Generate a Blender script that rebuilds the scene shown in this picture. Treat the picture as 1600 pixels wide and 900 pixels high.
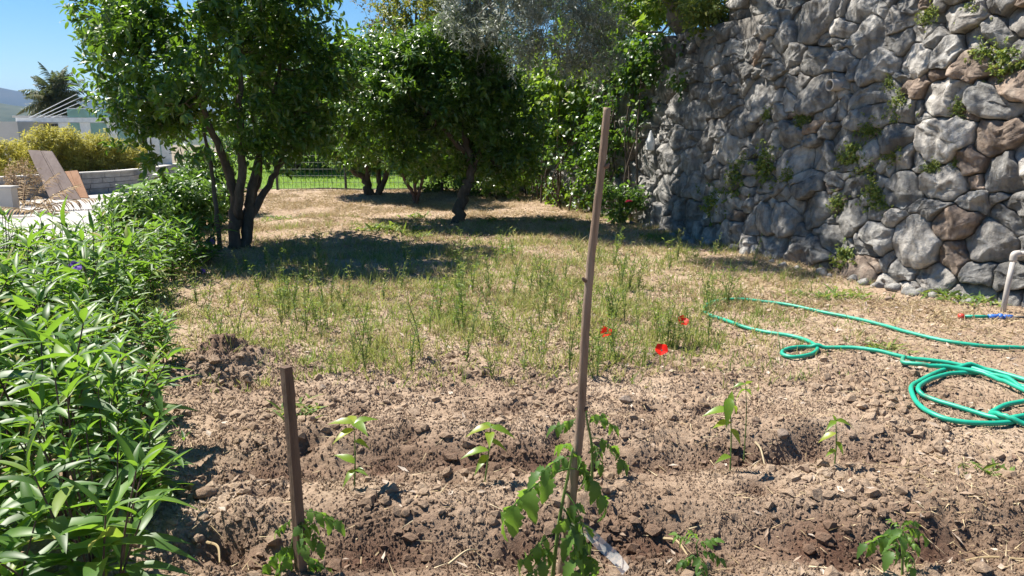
import bpy, math, random
import numpy as np
from mathutils import Vector, Matrix, Quaternion

random.seed(7)
RNG = np.random.default_rng(7)
R = math.radians
for _o in list(bpy.data.objects):
    bpy.data.objects.remove(_o)
S = bpy.context.scene
COL = S.collection

# ------------------------------------------------------------------ camera
CAM_H, FPX, PITCH = 1.5, 1200.0, R(11.8)
cd = bpy.data.cameras.new('camera')
cam = bpy.data.objects.new('camera', cd)
COL.objects.link(cam)
cam.location = (0, 0, CAM_H)
cam.rotation_euler = (math.pi / 2 - PITCH, 0, 0)
cd.sensor_width = 36.0
cd.lens = 36.0 * FPX / 1600.0
cd.clip_end = 20000
S.camera = cam

# ------------------------------------------------------------------ sky and sun
SUN_AZ = np.array([-0.87, 0.49]); SUN_AZ /= np.linalg.norm(SUN_AZ)   # horizontal direction towards the sun
SUN_EL = R(58)
W = bpy.data.worlds.new('World'); S.world = W; W.use_nodes = True
wn = W.node_tree.nodes; wl = W.node_tree.links
sky = wn.new('ShaderNodeTexSky'); sky.sky_type = 'NISHITA'; sky.sun_disc = False
sky.sun_elevation = SUN_EL
sky.sun_rotation = math.atan2(SUN_AZ[0], SUN_AZ[1])
sky.air_density = 1.0; sky.dust_density = 0.1; sky.ozone_density = 4.0; sky.altitude = 100
hsv = wn.new('ShaderNodeHueSaturation'); hsv.inputs['Saturation'].default_value = 1.35
wl.new(sky.outputs[0], hsv.inputs['Color']); wl.new(hsv.outputs[0], wn['Background'].inputs[0])
wn['Background'].inputs[1].default_value = 0.055
sd = bpy.data.lights.new('sun', 'SUN'); sun = bpy.data.objects.new('sun', sd); COL.objects.link(sun)
sd.energy = 5.0; sd.angle = R(0.53); sd.color = (1.0, 0.95, 0.86)
to_sun = Vector((SUN_AZ[0] * math.cos(SUN_EL), SUN_AZ[1] * math.cos(SUN_EL), math.sin(SUN_EL)))
sun.rotation_euler = to_sun.to_track_quat('Z', 'Y').to_euler()
S.view_settings.view_transform = 'Standard'; S.view_settings.look = 'None'
S.view_settings.exposure = 1.25; S.view_settings.gamma = 1.0
S.view_settings.use_curve_mapping = False

# ------------------------------------------------------------------ helpers
cp, sp = math.cos(PITCH), math.sin(PITCH)
def ray(px, py):
    a, b = (px - 800) / FPX, (450 - py) / FPX
    return np.array([a, cp + b * sp, -sp + b * cp])
def G(px, py, z=0.0):                    # photo pixel -> point on the level z
    d = ray(px, py); t = (z - CAM_H) / d[2]
    return np.array([d[0] * t, d[1] * t, z])
def D(px, py, y):                        # photo pixel -> point at the depth y
    d = ray(px, py); t = y / d[1]
    return np.array([d[0] * t, y, CAM_H + d[2] * t])
def proj(P):
    P = np.asarray(P, float); x, y, z = P[..., 0], P[..., 1], P[..., 2] - CAM_H
    dep = y * cp - z * sp; up = y * sp + z * cp
    dep = np.maximum(dep, 1e-3)
    return 800 + FPX * x / dep, 450 - FPX * up / dep

_perm = np.random.default_rng(3).permutation(512).astype(np.int64)
_grad = np.random.default_rng(4).normal(size=(512, 3)); _grad /= np.linalg.norm(_grad, axis=1)[:, None]
def perlin(x, y, z=0.0):
    x, y, z = np.broadcast_arrays(np.asarray(x, float), np.asarray(y, float), np.asarray(z, float))
    xi, yi, zi = np.floor(x).astype(np.int64), np.floor(y).astype(np.int64), np.floor(z).astype(np.int64)
    xf, yf, zf = x - xi, y - yi, z - zi
    f = lambda t: t * t * t * (t * (t * 6 - 15) + 10)
    u, v, w = f(xf), f(yf), f(zf)
    def g(i, j, k):
        h = _perm[(_perm[(_perm[(xi + i) & 511] + yi + j) & 511] + zi + k) & 511]
        gr = _grad[h]
        return gr[..., 0] * (xf - i) + gr[..., 1] * (yf - j) + gr[..., 2] * (zf - k)
    l = lambda a, b, t: a + t * (b - a)
    return 1.6 * l(l(l(g(0,0,0), g(1,0,0), u), l(g(0,1,0), g(1,1,0), u), v),
                   l(l(g(0,0,1), g(1,0,1), u), l(g(0,1,1), g(1,1,1), u), v), w)
def fbm(x, y, z=0.0, o=4):
    s = 0; a = 1; t = 0
    for i in range(o):
        s = s + a * perlin(np.asarray(x) * 2 ** i + 17.3 * i, np.asarray(y) * 2 ** i, np.asarray(z) * 2 ** i); t += a; a *= .5
    return s / t
def sstep(a, b, x):
    t = np.clip((np.asarray(x, float) - a) / (b - a), 0, 1); return t * t * (3 - 2 * t)
def unit(v):
    v = np.asarray(v, float); return v / np.maximum(np.linalg.norm(v, axis=-1, keepdims=True), 1e-9)

class MB:
    """collects vertices, quads, triangles and a tint; build() makes ONE mesh object"""
    def __init__(s): s.v = []; s.q = []; s.t = []; s.c = []; s.n = 0
    def add(s, V, Q=None, T=None, tint=0.5):
        V = np.asarray(V, float).reshape(-1, 3)
        if Q is not None and len(Q): s.q.append(np.asarray(Q, np.int64).reshape(-1, 4) + s.n)
        if T is not None and len(T): s.t.append(np.asarray(T, np.int64).reshape(-1, 3) + s.n)
        s.c.append(np.broadcast_to(np.asarray(tint, float), (len(V),)).copy()); s.v.append(V); s.n += len(V)
    def mesh(s, name, smooth=False):
        me = bpy.data.meshes.new(name)
        V = np.concatenate(s.v); Q = np.concatenate(s.q) if s.q else np.zeros((0, 4), np.int64)
        T = np.concatenate(s.t) if s.t else np.zeros((0, 3), np.int64)
        me.vertices.add(len(V)); me.vertices.foreach_set('co', V.astype(np.float32).ravel())
        me.loops.add(Q.size + T.size); me.loops.foreach_set('vertex_index', np.concatenate([Q.ravel(), T.ravel()]).astype(np.int32))
        me.polygons.add(len(Q) + len(T))
        st = np.concatenate([np.arange(len(Q)) * 4, Q.size + np.arange(len(T)) * 3]).astype(np.int32)
        me.polygons.foreach_set('loop_start', st)
        me.polygons.foreach_set('use_smooth', np.full(len(Q) + len(T), bool(smooth)))
        at = me.attributes.new('tint', 'FLOAT', 'POINT'); at.data.foreach_set('value', np.concatenate(s.c).astype(np.float32))
        me.update(calc_edges=True); me.validate()
        return me
    def build(s, name, mat, parent=None, smooth=False):
        me = s.mesh(name, smooth); me.materials.append(mat)
        return link(name, me, parent)
def link(name, me, parent=None, loc=None, mat4=None):
    o = bpy.data.objects.new(name, me); COL.objects.link(o)
    if parent is not None: o.parent = parent
    if loc is not None: o.location = loc
    if mat4 is not None: o.matrix_local = mat4
    return o
def tag(o, label=None, cat=None, group=None, kind=None):
    if label: o['label'] = label
    if cat: o['category'] = cat
    if group: o['group'] = group
    if kind: o['kind'] = kind
    return o
def thing(name, label, cat, loc=(0, 0, 0), group=None, rz=0):
    o = bpy.data.objects.new(name, None); COL.objects.link(o)
    o.location = tuple(loc); o.rotation_euler = (0, 0, rz); o.empty_display_size = .1
    return tag(o, label, cat, group)
def copy_tree(o, parent=None):
    c = o.copy(); COL.objects.link(c); c.parent = parent
    for ch in list(o.children): copy_tree(ch, c)
    return c

def catmull(P, n):
    P = np.asarray(P, float); P = np.vstack([2 * P[0] - P[1], P, 2 * P[-1] - P[-2]]); out = []
    for i in range(1, len(P) - 2):
        for k in range(n):
            t = k / n; a, b, c, d = P[i-1], P[i], P[i+1], P[i+2]
            out.append(.5 * (2*b + (c-a)*t + (2*a-5*b+4*c-d)*t*t + (3*b-a-3*c+d)*t**3))
    out.append(P[-2]); return np.array(out)
def tube(mb, P, r, n=6, tint=.5, cap=True, wob=0.0):
    P = np.asarray(P, float); m = len(P); r = np.broadcast_to(np.asarray(r, float), (m,))
    T = unit(np.gradient(P, axis=0)); ref = np.array([0, 0, 1.0]) if abs(T[0][2]) < .9 else np.array([1.0, 0, 0])
    N = unit(np.cross(T[0], ref)); V = []
    for i in range(m):
        N = unit(N - T[i] * np.dot(N, T[i])); B = np.cross(T[i], N)
        a = np.arange(n) / n * 2 * math.pi
        rr = r[i] * (1 + (wob * np.random.uniform(-1, 1, n) if wob else 0))
        V.append(P[i] + (np.cos(a) * rr)[:, None] * N + (np.sin(a) * rr)[:, None] * B)
    V = np.concatenate(V); i = np.arange(m - 1)[:, None] * n; j = np.arange(n)[None, :]; k = (j + 1) % n
    Q = np.stack([i + j, i + k, i + n + k, i + n + j], -1).reshape(-1, 4); T3 = []
    if cap:
        V = np.vstack([V, P[:1], P[-1:]]); c0, c1 = len(V) - 2, len(V) - 1
        for a in range(n):
            T3.append((c0, (a + 1) % n, a)); b = (m - 1) * n; T3.append((c1, b + a, b + (a + 1) % n))
    mb.add(V, Q, T3, tint)
np.random.seed(5)
def box(mb, lo, hi, tint=.5, M=None):
    x0, y0, z0 = lo; x1, y1, z1 = hi
    V = np.array([[x0,y0,z0],[x1,y0,z0],[x1,y1,z0],[x0,y1,z0],[x0,y0,z1],[x1,y0,z1],[x1,y1,z1],[x0,y1,z1]], float)
    if M is not None: V = np.array([list(M @ Vector(v)) for v in V])
    mb.add(V, [(0,3,2,1),(4,5,6,7),(0,1,5,4),(1,2,6,5),(2,3,7,6),(3,0,4,7)], tint=tint)

# leaf templates: rows (t along, half width); lite = 2 triangles folded
LT = {'full': [(0, .10), (.22, .75), (.5, 1.0), (.78, .62), (1.0, .0)],
      'lance': [(0, .12), (.25, .85), (.55, .9), (.8, .5), (1.0, .0)],
      'mid': [(0, .08), (.4, 1.0), (.75, .7), (1.0, 0)],
      'lite': [(0, 0), (.45, 1.0), (1.0, 0)],
      'sliver': [(0, 1.0), (1.0, .08)],
      'strip': [(0, 1.0), (.5, .8), (1.0, .05)]}
def leaves(mb, P, Dr, U, L, Wd, kind='mid', fold=.3, droop=.25, tint=None, curl=0.0):
    P = np.atleast_2d(P); n = len(P)
    if n == 0: return
    Dr = unit(np.broadcast_to(Dr, (n, 3))); U = np.broadcast_to(np.asarray(U, float), (n, 3))
    U = unit(U - Dr * (U * Dr).sum(1, keepdims=True)); Sd = np.cross(Dr, U)
    L = np.broadcast_to(np.asarray(L, float), (n,)); Wd = np.broadcast_to(np.asarray(Wd, float), (n,)) * .5
    droop = np.broadcast_to(np.asarray(droop, float), (n,))
    if tint is None: tint = RNG.random(n)
    tint = np.broadcast_to(np.asarray(tint, float), (n,))
    rows = LT[kind]; V = []; Q = []; T = []; idx = []; c = 0
    for (t, w) in rows:
        ctr = P + Dr * (L * t)[:, None] - U * (droop * L * t * t)[:, None]
        if kind in ('strip', 'sliver'):
            V += [ctr - Sd * (Wd * w)[:, None], ctr + Sd * (Wd * w)[:, None]]; idx.append((c, c + 1)); c += 2
        elif w == 0 :
            V.append(ctr); idx.append((c,)); c += 1
        else:
            lift = U * (fold * Wd * w)[:, None]
            V += [ctr - Sd * (Wd * w)[:, None] + lift, ctr, ctr + Sd * (Wd * w)[:, None] + lift]; idx.append((c, c + 1, c + 2)); c += 3
    for a, b in zip(idx[:-1], idx[1:]):
        if len(a) == len(b):
            for k in range(len(a) - 1): Q.append((a[k], a[k+1], b[k+1], b[k]))
        elif len(b) == 1:
            for k in range(len(a) - 1): T.append((a[k], a[k+1], b[0]))
        else:
            for k in range(len(b) - 1): T.append((a[0], b[k+1], b[k]))
    V = np.stack(V, 1); k = V.shape[1]; off = (np.arange(n) * k)[:, None, None]
    Q = (np.array(Q)[None] + off).reshape(-1, 4) if Q else None
    T = (np.array(T)[None] + off).reshape(-1, 3) if T else None
    mb.add(V.reshape(-1, 3), Q, T, np.repeat(tint, k))
def rdir(n, rng=RNG): return unit(rng.normal(size=(n, 3)))

# ------------------------------------------------------------------ materials
def base_mat(name):
    m = bpy.data.materials.new(name); m.use_nodes = True
    return m, m.node_tree.nodes, m.node_tree.links, m.node_tree.nodes['Principled BSDF']
def ramp(N, stops):
    r = N.new('ShaderNodeValToRGB'); e = r.color_ramp.elements
    while len(e) < len(stops): e.new(.5)
    for k, (p, c) in enumerate(stops): e[k].position = p; e[k].color = (*c, 1)
    return r
def mat_leaf(name, stops, trans=(.25, .45, .04), tw=.4, rough=.42, spec=.5):
    m, N, K, b = base_mat(name)
    at = N.new('ShaderNodeAttribute'); at.attribute_name = 'tint'
    oi = N.new('ShaderNodeObjectInfo'); ad = N.new('ShaderNodeMath'); ad.operation = 'ADD'
    fr = N.new('ShaderNodeMath'); fr.operation = 'FRACT'
    K.new(at.outputs['Fac'], ad.inputs[0]); K.new(oi.outputs['Random'], ad.inputs[1]); K.new(ad.outputs[0], fr.inputs[0])
    r = ramp(N, stops); K.new(fr.outputs[0], r.inputs[0]); K.new(r.outputs[0], b.inputs['Base Color'])
    b.inputs['Roughness'].default_value = rough; b.inputs['Specular IOR Level'].default_value = spec
    t = N.new('ShaderNodeBsdfTranslucent'); mx = N.new('ShaderNodeMixShader'); mx.inputs[0].default_value = tw
    mul = N.new('ShaderNodeMix'); mul.data_type = 'RGBA'; mul.inputs[0].default_value = .65
    K.new(r.outputs[0], mul.inputs[6]); mul.inputs[7].default_value = (*trans, 1); K.new(mul.outputs[2], t.inputs[0])
    K.new(b.outputs[0], mx.inputs[1]); K.new(t.outputs[0], mx.inputs[2]); K.new(mx.outputs[0], N['Material Output'].inputs[0])
    return m
def mat_noise(name, stops, scale=8, detail=6, rough=.85, bump=.3, bscale=None, stretch=(1, 1, 1), spec=.3, dist=.02, tintmix=None, metal=0):
    m, N, K, b = base_mat(name)
    tc = N.new('ShaderNodeTexCoord'); mp = N.new('ShaderNodeMapping'); mp.inputs['Scale'].default_value = stretch
    K.new(tc.outputs['Object'], mp.inputs[0])
    n = N.new('ShaderNodeTexNoise'); n.inputs['Scale'].default_value = scale; n.inputs['Detail'].default_value = detail
    n.inputs['Roughness'].default_value = .65; K.new(mp.outputs[0], n.inputs['Vector'])
    r = ramp(N, stops); K.new(n.outputs[0], r.inputs[0]); out = r.outputs[0]
    if tintmix:                                        # a second colour driven by the tint attribute
        at = N.new('ShaderNodeAttribute'); at.attribute_name = 'tint'
        mx = N.new('ShaderNodeMix'); mx.data_type = 'RGBA'; K.new(at.outputs['Fac'], mx.inputs[0])
        K.new(out, mx.inputs[6]); mx.inputs[7].default_value = (*tintmix, 1); out = mx.outputs[2]
    K.new(out, b.inputs['Base Color']); b.inputs['Roughness'].default_value = rough
    b.inputs['Specular IOR Level'].default_value = spec; b.inputs['Metallic'].default_value = metal
    if bump:
        n2 = N.new('ShaderNodeTexNoise'); n2.inputs['Scale'].default_value = bscale or scale * 4; n2.inputs['Detail'].default_value = 8
        n2.inputs['Roughness'].default_value = .7; K.new(mp.outputs[0], n2.inputs['Vector'])
        bp = N.new('ShaderNodeBump'); bp.inputs['Strength'].default_value = bump; bp.inputs['Distance'].default_value = dist
        K.new(n2.outputs[0], bp.inputs['Height']); K.new(bp.outputs[0], b.inputs['Normal'])
    return m
def mat_stone(name, a, b_, c):
    m, N, K, b = base_mat(name)
    tc = N.new('ShaderNodeTexCoord'); geo = N.new('ShaderNodeNewGeometry')
    oi = N.new('ShaderNodeObjectInfo'); at = N.new('ShaderNodeAttribute'); at.attribute_name = 'tint'
    n = N.new('ShaderNodeTexNoise'); n.inputs['Scale'].default_value = 5; n.inputs['Detail'].default_value = 9; n.inputs['Roughness'].default_value = .68
    K.new(geo.outputs['Position'], n.inputs['Vector'])
    r = ramp(N, [(.30, a), (.5, b_), (.72, c)]); K.new(n.outputs[0], r.inputs[0])
    # lichen and rain streaks
    mp = N.new('ShaderNodeMapping'); mp.inputs['Scale'].default_value = (7, 7, 1.6); K.new(geo.outputs['Position'], mp.inputs[0])
    s2 = N.new('ShaderNodeTexNoise'); s2.inputs['Scale'].default_value = 1.6; s2.inputs['Detail'].default_value = 7; K.new(mp.outputs[0], s2.inputs['Vector'])
    r2 = ramp(N, [(.38, (.36, .34, .32)), (.50, (.85, .83, .80)), (.66, (1.12, 1.10, 1.06))]); K.new(s2.outputs[0], r2.inputs[0])
    mx = N.new('ShaderNodeMix'); mx.data_type = 'RGBA'; mx.blend_type = 'MULTIPLY'; mx.inputs[0].default_value = .65
    K.new(r.outputs[0], mx.inputs[6]); K.new(r2.outputs[0], mx.inputs[7])
    hs = N.new('ShaderNodeHueSaturation'); mr = N.new('ShaderNodeMapRange'); mr.inputs[3].default_value = .72; mr.inputs[4].default_value = 1.22
    K.new(at.outputs['Fac'], mr.inputs[0]); K.new(mr.outputs[0], hs.inputs['Value']); K.new(mx.outputs[2], hs.inputs['Color'])
    K.new(hs.outputs[0], b.inputs['Base Color']); b.inputs['Roughness'].default_value = .88; b.inputs['Specular IOR Level'].default_value = .25
    vo = N.new('ShaderNodeTexVoronoi'); vo.inputs['Scale'].default_value = 8; K.new(geo.outputs['Position'], vo.inputs['Vector'])
    b0 = N.new('ShaderNodeBump'); b0.inputs['Strength'].default_value = .55; b0.inputs['Distance'].default_value = .07; K.new(vo.outputs['Distance'], b0.inputs['Height'])
    n3 = N.new('ShaderNodeTexNoise'); n3.inputs['Scale'].default_value = 16; n3.inputs['Detail'].default_value = 10; n3.inputs['Roughness'].default_value = .72
    K.new(geo.outputs['Position'], n3.inputs['Vector'])
    bp = N.new('ShaderNodeBump'); bp.inputs['Strength'].default_value = .9; bp.inputs['Distance'].default_value = .06; K.new(b0.outputs[0], bp.inputs['Normal'])
    K.new(n3.outputs[0], bp.inputs['Height']); K.new(bp.outputs[0], b.inputs['Normal'])
    return m
def mat_plain(name, col, rough=.6, spec=.4, metal=0, bump=0):
    return mat_noise(name, [(.3, tuple(x * .82 for x in col)), (.7, tuple(min(1, x * 1.12) for x in col))], 6, 5, rough, bump, None, (1, 1, 1), spec, metal=metal)

M = {}
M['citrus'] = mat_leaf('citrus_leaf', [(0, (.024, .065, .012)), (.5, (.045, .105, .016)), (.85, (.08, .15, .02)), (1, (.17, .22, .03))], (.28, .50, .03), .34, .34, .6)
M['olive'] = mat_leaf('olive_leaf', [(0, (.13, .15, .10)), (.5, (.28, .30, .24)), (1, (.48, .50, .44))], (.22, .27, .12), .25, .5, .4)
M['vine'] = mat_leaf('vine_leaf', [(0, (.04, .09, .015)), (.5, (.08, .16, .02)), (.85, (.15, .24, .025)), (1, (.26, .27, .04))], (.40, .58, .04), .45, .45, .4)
M['yellow_tree'] = mat_leaf('yellow_green_leaf', [(0, (.06, .10, .015)), (.6, (.15, .20, .03)), (.9, (.22, .2, .04)), (1, (.25, .09, .03))], (.40, .42, .05), .4, .45, .4)
M['red_tree'] = mat_leaf('reddish_leaf', [(0, (.07, .10, .03)), (.5, (.14, .14, .04)), (1, (.28, .10, .04))], (.35, .3, .05), .4, .45, .4)
M['petunia'] = mat_leaf('lance_leaf', [(0, (.035, .085, .015)), (.5, (.06, .14, .02)), (.88, (.11, .21, .03)), (.955, (.20, .26, .04)), (1, (.34, .27, .07))], (.34, .60, .04), .40, .46, .5)
M['shrub'] = mat_leaf('shrub_leaf', [(0, (.04, .09, .02)), (.6, (.08, .15, .03)), (1, (.14, .2, .05))], (.28, .5, .05), .35, .38, .5)
M['golden'] = mat_leaf('golden_leaf', [(0, (.24, .23, .04)), (.5, (.46, .42, .07)), (1, (.62, .56, .13))], (.55, .5, .08), .4, .55, .3)
M['palm'] = mat_leaf('palm_leaf', [(0, (.05, .075, .03)), (.7, (.10, .12, .05)), (1, (.22, .17, .07))], (.2, .26, .05), .25, .5, .4)
M['dry_frond'] = mat_leaf('dry_frond_leaf', [(0, (.24, .15, .09)), (1, (.48, .36, .2))], (.4, .28, .14), .2, .7, .2)
M['tomato'] = mat_leaf('tomato_leaf', [(0, (.045, .10, .025)), (.6, (.08, .16, .03)), (1, (.13, .22, .04))], (.34, .58, .05), .42, .5, .35)
M['pepper'] = mat_leaf('pepper_leaf', [(0, (.09, .18, .02)), (.6, (.16, .27, .025)), (1, (.32, .34, .04))], (.50, .68, .05), .48, .36, .5)
M['grass'] = mat_leaf('grass_blade', [(0, (.07, .14, .03)), (.35, (.13, .21, .05)), (.62, (.24, .27, .08)), (.8, (.38, .33, .14)), (1, (.5, .4, .2))], (.42, .5, .1), .4, .55, .3)
M['lawn_blade'] = mat_leaf('lawn_blade', [(0, (.10, .20, .02)), (1, (.20, .32, .04))], (.5, .7, .06), .4, .55, .3)
M['straw'] = mat_leaf('straw', [(0, (.30, .22, .12)), (.5, (.46, .36, .21)), (1, (.60, .50, .33))], (.5, .4, .2), .2, .7, .2)
M['dead_leaf'] = mat_leaf('dead_leaf', [(0, (.16, .10, .07)), (.5, (.33, .24, .17)), (1, (.52, .44, .36))], (.4, .3, .2), .15, .7, .25)
M['weed'] = mat_leaf('weed_leaf', [(0, (.06, .12, .03)), (.7, (.14, .22, .05)), (1, (.3, .3, .08))], (.42, .55, .06), .4, .5, .3)
M['wall_plant'] = mat_leaf('wall_plant_leaf', [(0, (.07, .12, .03)), (.6, (.16, .22, .05)), (1, (.32, .32, .08))], (.42, .5, .07), .35, .5, .3)
M['poppy'] = mat_leaf('poppy_petal', [(0, (.62, .012, .008)), (1, (.78, .03, .015))], (.95, .04, .02), .4, .5, .2)
M['poppy_heart'] = mat_plain('poppy_heart', (.02, .015, .02))
M['violet'] = mat_leaf('violet_petal', [(0, (.16, .07, .5)), (1, (.28, .14, .68))], (.4, .2, .85), .4, .5, .2)
M['rose'] = mat_leaf('rose_petal', [(0, (.55, .03, .08)), (1, (.72, .08, .16))], (.8, .1, .2), .3, .5, .2)
M['bark'] = mat_noise('citrus_bark', [(.3, (.055, .042, .032)), (.55, (.11, .085, .065)), (.75, (.19, .155, .125))], 14, 7, .9, .6, 40, (1, 1, .35))
M['bark_pale'] = mat_noise('olive_bark', [(.3, (.12, .10, .08)), (.7, (.30, .26, .21))], 12, 7, .9, .7, 30, (1, 1, .3))
M['stem_dark'] = mat_plain('dark_stem', (.10, .055, .05))
M['stem_green'] = mat_plain('green_stem', (.13, .20, .05))
M['stone_grey'] = mat_stone('stone_grey', (.18, .175, .17), (.34, .33, .315), (.52, .50, .47))
M['stone_pale'] = mat_stone('stone_pale', (.25, .235, .22), (.45, .425, .395), (.64, .61, .57))
M['stone_rust'] = mat_stone('stone_rust', (.21, .165, .135), (.35, .27, .215), (.48, .40, .33))
M['mortar'] = mat_noise('mortar', [(.3, (.09, .08, .07)), (.7, (.24, .22, .195))], 9, 8, .95, .8, 30)
M['wood_stake'] = mat_noise('weathered_stake', [(.3, (.12, .075, .05)), (.5, (.25, .175, .125)), (.75, (.40, .31, .24))], 20, 8, .85, .5, 60, (1, 1, .12))
M['wood_dark'] = mat_noise('sawn_stake', [(.3, (.08, .05, .034)), (.55, (.15, .098, .068)), (.8, (.25, .18, .13))], 22, 8, .85, .5, 60, (1, 1, .1))
M['hose'] = mat_noise('green_hose', [(.32, (.10, .22, .14)), (.42, (.012, .30, .19)), (.7, (.02, .38, .25))], 9, 7, .42, .05, None, (1, 1, 1), .45)
M['blue'] = mat_plain('blue_plastic', (.03, .14, .5), .4, .5)
M['red'] = mat_plain('red_plastic', (.55, .06, .04), .4, .5)
M['pipe'] = mat_plain('grey_pipe', (.46, .42, .38), .55, .4, 0, .1)
M['white'] = mat_plain('white_paint', (.74, .74, .73), .5, .4)
M['concrete'] = mat_noise('concrete', [(.3, (.40, .38, .35)), (.7, (.58, .55, .51))], 2.5, 8, .9, .2, 40)
M['render'] = mat_noise('render_wall', [(.3, (.46, .43, .39)), (.7, (.56, .53, .49))], 1.5, 6, .9, .1, 40)
M['paving'] = mat_noise('paving', [(.3, (.33, .305, .28)), (.7, (.43, .41, .385))], 1.2, 8, .85, .15, 60)
M['tape'] = None
M['wire'] = mat_plain('fence_wire', (.09, .11, .08), .6, .4)
M['board'] = mat_noise('grey_brown_board', [(.3, (.20, .14, .115)), (.7, (.31, .235, .195))], 6, 7, .6, .2, 40, (1, 1, .15))
M['board_orange'] = mat_noise('orange_board', [(.3, (.32, .15, .07)), (.7, (.48, .25, .13))], 6, 7, .6, .2, 40, (1, 1, .15))
M['bollard'] = mat_plain('bollard_cream', (.62, .50, .22), .5, .4)
M['dark_metal'] = mat_plain('dark_metal', (.05, .05, .05), .5, .5)
M['planter_stone'] = mat_noise('planter_stone', [(.3, (.24, .235, .23)), (.7, (.42, .41, .40))], 5, 8, .9, .5, 30)
M['hill_far'] = mat_noise('far_hill', [(.35, (.020, .032, .030)), (.65, (.05, .055, .045))], .004, 8, 1, 0)
M['hill_near'] = mat_noise('near_hill', [(.35, (.025, .04, .02)), (.6, (.06, .07, .04)), (.75, (.22, .20, .17))], .02, 8, 1, 0)
M['earth'] = mat_noise('far_earth', [(.3, (.14, .11, .07)), (.7, (.26, .21, .14))], .5, 8, .95, .2)
M['lawn'] = mat_noise('lawn', [(.3, (.06, .13, .015)), (.7, (.14, .22, .03))], 3, 8, .9, .4, 60)

def mat_glass(name, col, alpha):
    m, N, K, b = base_mat(name)
    t = N.new('ShaderNodeBsdfTransparent'); t.inputs[0].default_value = (*col, 1)
    g = N.new('ShaderNodeBsdfGlossy'); g.inputs['Roughness'].default_value = .03
    d = N.new('ShaderNodeBsdfDiffuse'); d.inputs[0].default_value = (.34, .58, .54, 1)
    fr = N.new('ShaderNodeFresnel'); fr.inputs[0].default_value = 1.5
    m1 = N.new('ShaderNodeMixShader'); m1.inputs[0].default_value = alpha; K.new(t.outputs[0], m1.inputs[1]); K.new(d.outputs[0], m1.inputs[2])
    m2 = N.new('ShaderNodeMixShader'); K.new(fr.outputs[0], m2.inputs[0]); K.new(m1.outputs[0], m2.inputs[1]); K.new(g.outputs[0], m2.inputs[2])
    K.new(m2.outputs[0], N['Material Output'].inputs[0]); return m
M['glass'] = mat_glass('green_glass', (.70, .90, .86), .42)
M['tape'] = mat_glass('clear_tape', (.95, .95, .93), .35)
M['tape'].node_tree.nodes['Diffuse BSDF'].inputs[0].default_value = (.75, .74, .7, 1)

def mat_soil():
    m, N, K, b = base_mat('soil')
    geo = N.new('ShaderNodeNewGeometry'); at = N.new('ShaderNodeAttribute'); at.attribute_name = 'tint'
    n = N.new('ShaderNodeTexNoise'); n.inputs['Scale'].default_value = 1.3; n.inputs['Detail'].default_value = 12; n.inputs['Roughness'].default_value = .72
    K.new(geo.outputs['Position'], n.inputs['Vector'])
    r = ramp(N, [(.30, (.26, .178, .120)), (.5, (.40, .292, .204)), (.72, (.53, .415, .305))]); K.new(n.outputs[0], r.inputs[0])
    n2 = N.new('ShaderNodeTexNoise'); n2.inputs['Scale'].default_value = 55; n2.inputs['Detail'].default_value = 6; K.new(geo.outputs['Position'], n2.inputs['Vector'])
    r2 = ramp(N, [(.3, (.62, .58, .55)), (.6, (1, 1, 1)), (.74, (1.25, 1.22, 1.15))]); K.new(n2.outputs[0], r2.inputs[0])
    mx = N.new('ShaderNodeMix'); mx.data_type = 'RGBA'; mx.blend_type = 'MULTIPLY'; mx.inputs[0].default_value = .8
    K.new(r.outputs[0], mx.inputs[6]); K.new(r2.outputs[0], mx.inputs[7])
    w = N.new('ShaderNodeMix'); w.data_type = 'RGBA'; K.new(at.outputs['Fac'], w.inputs[0]); K.new(mx.outputs[2], w.inputs[6])
    n4 = ramp(N, [(.3, (.085, .045, .030)), (.7, (.17, .095, .062))]); K.new(n.outputs[0], n4.inputs[0]); K.new(n4.outputs[0], w.inputs[7])
    K.new(w.outputs[2], b.inputs['Base Color']); b.inputs['Roughness'].default_value = .93; b.inputs['Specular IOR Level'].default_value = .2
    n3 = N.new('ShaderNodeTexNoise'); n3.inputs['Scale'].default_value = 70; n3.inputs['Detail'].default_value = 10; n3.inputs['Roughness'].default_value = .75
    K.new(geo.outputs['Position'], n3.inputs['Vector'])
    bp = N.new('ShaderNodeBump'); bp.inputs['Strength'].default_value = .9; bp.inputs['Distance'].default_value = .02
    K.new(n3.outputs[0], bp.inputs['Height']); K.new(bp.outputs[0], b.inputs['Normal'])
    return m
M['soil'] = mat_soil()

# ------------------------------------------------------------------ ground
STREET = -0.6
def left_edge(y):                      # garden's left boundary, beyond it the ground drops to the street
    return np.interp(y, [0, 9, 10.5, 22, 60], [-7.0, -6.6, -5.7, -9.2, -16])
MOUND = G(352, 572); HOLE = G(372, 596)
PITS = [(G(a, c), r) for a, c, r in [(1000,715,.05), (797,642,.06), (420,775,.055), (700,748,.06), (620,746,.06), (1180,772,.06), (945,800,.05), (800,852,.07), (335,745,.05), (345,838,.06), (640,690,.05), (1010,640,.05), (1270,690,.07), (1225,700,.06), (1450,850,.09), (870,690,.05), (480,700,.05), (1340,860,.08), (1100,640,.05), (560,640,.05), (760,690,.06)]]
def bedmask(x, y):
    return sstep(5.5, 4.7, y + .35 * perlin(x * 1.3, y * 1.3, 5)) * sstep(-2.6, -1.6, x) * sstep(3.1, 2.2, x + .2 * perlin(x * 2, y * 2, 8))
def furrow_c(x, k): return (3.32 + .05 * x, 2.60 + .03 * x)[k] + .05 * perlin(x * 1.1, 3.0 + k * 5)
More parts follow.
